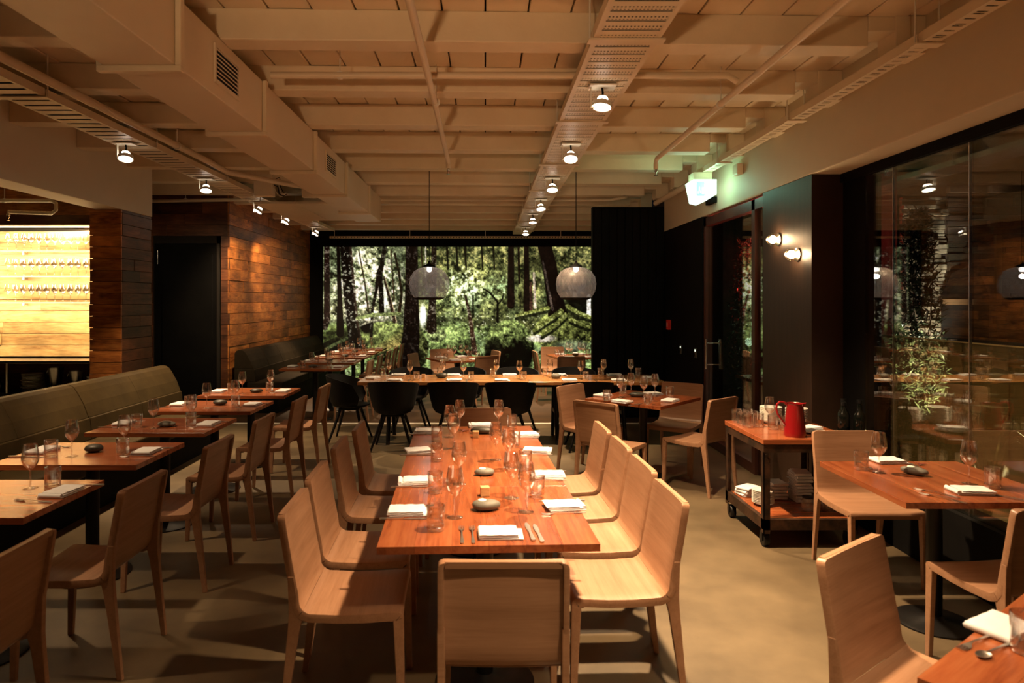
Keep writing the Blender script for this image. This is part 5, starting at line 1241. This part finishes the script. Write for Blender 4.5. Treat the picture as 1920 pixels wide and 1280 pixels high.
for i in range(4):
    b_ = thing('bottle', 'dark bottle at the far left under the bar niche, %s from the left' % tw[i], 'bottle', (-6.12+i*0.095, 8.2, 0.6005), group='dark bottles under the bar niche')
    link('body', MB().lathe([(0, 0), (0.035, 0), (0.038, 0.004), (0.038, 0.09), (0.016, 0.125), (0.014, 0.16), (0, 0.16)], 20), M_bottle, b_)
    link('cap', MB().lathe([(0, 0.1605), (0.016, 0.1605), (0.016, 0.18), (0, 0.18)], 16), M_blackm, b_)
# ------------------------------------------------------------------ courtyard beyond the glass
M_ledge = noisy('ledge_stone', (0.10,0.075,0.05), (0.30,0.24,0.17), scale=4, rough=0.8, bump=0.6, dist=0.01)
M_ledge2 = noisy('ledge_stone_shaded', (0.02,0.011,0.008), (0.055,0.03,0.02), scale=4, rough=0.85, bump=0.6, dist=0.01)  # same stone with its colour darkened so the wall reads as unlit
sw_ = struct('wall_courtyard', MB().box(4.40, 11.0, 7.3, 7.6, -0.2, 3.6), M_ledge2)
def ledge(parent, x0, x1, z0, z1, m, y=7.3, hmin=0.03, hmax=0.06):
    mb = MB(); z = z0; rd = random.Random(int(x0*10))
    while z < z1:
        h = rd.uniform(hmin, hmax); x = x0
        while x < x1:
            l = min(rd.uniform(0.12, 0.5), x1-x)
            if l < 0.04: break
            d = rd.uniform(0.02, 0.09); mb.box(x+0.004, x+l-0.004, y-d, y-0.001, z+0.003, z+h-0.003, Matrix.Translation((0, 0, 0)))
            x += l
        z += h
    o = link('ledge_stones', mb, m, parent, kind='stuff', bevel=0.004); return o
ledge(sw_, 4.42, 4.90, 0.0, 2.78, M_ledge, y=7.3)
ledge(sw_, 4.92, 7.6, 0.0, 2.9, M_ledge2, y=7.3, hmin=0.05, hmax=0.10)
wf_ = thing('stone_wall_window', 'faint arched window with pale timber frame in the dark stone wall outside', 'window', (5.1, 7.19, 0))
link('frame', MB().box(0.26, 0.32, -0.03, 0.0, 1.65, 2.38).box(-0.3, 0.26, -0.03, 0.0, 1.65, 1.71), mat('pale_frame', (0.10,0.05,0.02), 0.6), wf_)
link('recess', MB().prism([(-0.3, 1.3), (0.2, 1.3), (0.2, 1.75), (0.1, 1.98), (-0.05, 2.05), (-0.2, 1.98), (-0.3, 1.75)], 'y', -0.012, 0.0), M_black, wf_)
link('glass', MB().box(-0.25, 0.24, -0.02, -0.013, 1.72, 2.3), M_window, wf_)
ln = thing('lit_window', 'pale green lit room seen through the glass beyond the courtyard', 'window', (4.6, 9.3, 0))
M_lit = mat('lit_room', (0.5,0.7,0.5), 0.6, emit=(0.50,0.72,0.48), strength=0.42)
link('base_wall', MB().box(-1.1, 1.2, -0.02, 0.03, 0.0, 0.49), M_ledge2, ln)
link('lit_pane', MB().prism([(-1.0, 0.5), (1.1, 0.5), (1.1, 2.15), (0.9, 2.32), (0.5, 2.42), (-0.4, 2.42), (-0.8, 2.3), (-1.0, 2.1)], 'y', 0, 0.02), M_lit, ln)
link('frame', MB().box(-1.1, -1.001, -0.02, 0.03, 0.4905, 2.5).box(1.101, 1.2, -0.02, 0.03, 0.4905, 2.5).box(-1.0, 1.1, -0.02, 0.03, 2.43, 2.55), mat('window_surround', (0.35,0.25,0.16), 0.7), ln)
link('notice', MB().box(0.93, 1.06, -0.006, -0.001, 1.6, 1.78), mat('notice', (0.2,0.22,0.2), 0.6), ln)
struct('wall_courtyard_far', MB().box(2.9, 11, 11.6, 11.8, -0.2, 4.0), M_ledge2)
# frosted low glass screen just outside
M_low = bpy.data.materials.new('tinted_low_glass'); M_low.use_nodes = True
nt = M_low.node_tree; nt.nodes.clear(); L = nt.links.new
o_ = N(nt, 'ShaderNodeOutputMaterial'); m1 = N(nt, 'ShaderNodeMixShader'); m2 = N(nt, 'ShaderNodeMixShader')
tr_ = N(nt, 'ShaderNodeBsdfTransparent'); tr_.inputs[0].default_value = (0.92, 0.86, 0.7, 1)
df = N(nt, 'ShaderNodeBsdfDiffuse'); df.inputs[0].default_value = (0.20, 0.13, 0.055, 1)
gl = N(nt, 'ShaderNodeBsdfGlossy'); gl.inputs['Roughness'].default_value = 0.03; gl.inputs['Color'].default_value = (0.9, 0.8, 0.6, 1)
m1.inputs[0].default_value = 0.24; m2.inputs[0].default_value = 0.06
L(tr_.outputs[0], m1.inputs[1]); L(df.outputs[0], m1.inputs[2]); L(m1.outputs[0], m2.inputs[1]); L(gl.outputs[0], m2.inputs[2]); L(m2.outputs[0], o_.inputs[0])
gs = thing('glass_screen', 'low brown tinted glass screen standing outside the window', 'screen', (3.06, 2.0, 0))
for i in range(4):
    link('pane', MB().box(0, 0.015, -2.0+i*1.46, -0.55+i*1.46, 0.0, 1.42), M_low, gs)
link('cap_rail', MB().box(-0.004, 0.019, -2.0, 3.84, 1.4205, 1.428), mat('screen_edge', (0.3,0.2,0.1), 0.3), gs)
M_leafg = noisy('shrub_leaf', (0.02,0.03,0.014), (0.07,0.085,0.045), scale=3, rough=0.25, bump=0)
M_stem = mat('shrub_stem', (0.08,0.05,0.03), 0.8)
def shrub(label, cx, cy, h, r, n, seed, z0=0.0, grp=None):
    t = thing('tall_shrub', label, 'shrub', (cx, cy, 0), group=grp); rd = random.Random(seed)
    stems = []
    for k in range(5):
        a = rd.uniform(0, 6.28); q = rd.uniform(0.2, 0.7)*r
        pts = [(0.03*math.cos(a), 0.03*math.sin(a), 0), (q*0.5*math.cos(a), q*0.5*math.sin(a), h*0.4), (q*math.cos(a+0.4), q*math.sin(a+0.4), h*rd.uniform(0.75, 0.97))]
        stems.append(pts); link('stem', MB().tube(pts, [0.014, 0.009, 0.003], 6), M_stem, t)
    mb = MB()
    for k in range(n):
        z = z0+(h-z0)*rd.random()**0.85; rr = r*(1-0.65*(z/h)**2)*math.sqrt(rd.random()); a = rd.uniform(0, 6.28)
        ln_ = rd.uniform(0.05, 0.10); w_ = ln_*0.16
        M = Matrix.Translation((rr*math.cos(a), rr*math.sin(a), z))@Matrix.Rotation(rd.uniform(0, 6.28), 4, 'Z')@Matrix.Rotation(rd.uniform(-1.3, 0.4), 4, 'Y')
        mb.add([(0, 0, 0), (ln_*0.5, w_, 0.004), (ln_, 0, -0.008), (ln_*0.5, -w_, 0.004)], [(0, 3, 2, 1)] if rd.random() < 0.5 else [(0, 1, 2, 3)], False, M)
    link('foliage', mb, M_leafg, t, kind='stuff'); return t
shrub('tall slender uplit shrub before the stone pier outside', 4.15, 6.55, 2.55, 0.26, 3000, 4)
shrub('leafy shrub lit red beyond the glass door', 3.36, 8.72, 2.45, 0.33, 1800, 9)
lamp('SPOT', 'garden_uplight', (4.0, 5.9, 0.5), 800, (1.0, 0.93, 0.8), spot_size=0.75, spot_blend=0.6, shadow_soft_size=0.03, aim=(4.18, 6.6, 1.1))
lamp('SPOT', 'pier_uplight', (4.66, 6.85, 0.3), 330, (1.0, 0.86, 0.66), spot_size=0.7, spot_blend=0.5, shadow_soft_size=0.03, aim=(4.66, 7.2, 2.0))
lamp('POINT', 'red_light', (3.45, 8.35, 2.3), 34, (1.0, 0.05, 0.04), shadow_soft_size=0.05)
lamp('POINT', 'green_garden_light', (3.15, 8.2, 1.2), 1.0, (0.7, 1.0, 0.7), shadow_soft_size=0.05)
def strappy(cx, cy, n, seed, label):
    t = thing('strappy_plant', label, 'plant', (cx, cy, 0), group='strap leaved plants outside'); rd = random.Random(seed)
    for k in range(n):
        a = rd.uniform(0, 6.28); L_ = rd.uniform(0.6, 1.0); sp = rd.uniform(0.2, 0.5); vs_ = []; fs = []
        for i in range(8):
            u = i/7; r_ = sp*u**1.5; z = L_*math.sin(u*1.9)/math.sin(1.57)*0.9; wdt = 0.012*(1-u*0.85)
            vs_ += [(r_*math.cos(a)-wdt*math.sin(a), r_*math.sin(a)+wdt*math.cos(a), z), (r_*math.cos(a)+wdt*math.sin(a), r_*math.sin(a)-wdt*math.cos(a), z)]
        for i in range(7): fs.append((2*i, 2*i+1, 2*i+3, 2*i+2))
        link('leaf', MB().add(vs_, fs, True), M_leafg, t)
strappy(3.55, 4.0, 22, 1, 'strap leaved plant behind the tinted screen, right one')
strappy(3.5, 4.75, 16, 2, 'strap leaved plant behind the tinted screen, left one')
lamp('POINT', 'courtyard_light', (3.9, 5.2, 0.4), 8.0, (1.0, 0.85, 0.6), shadow_soft_size=0.05)
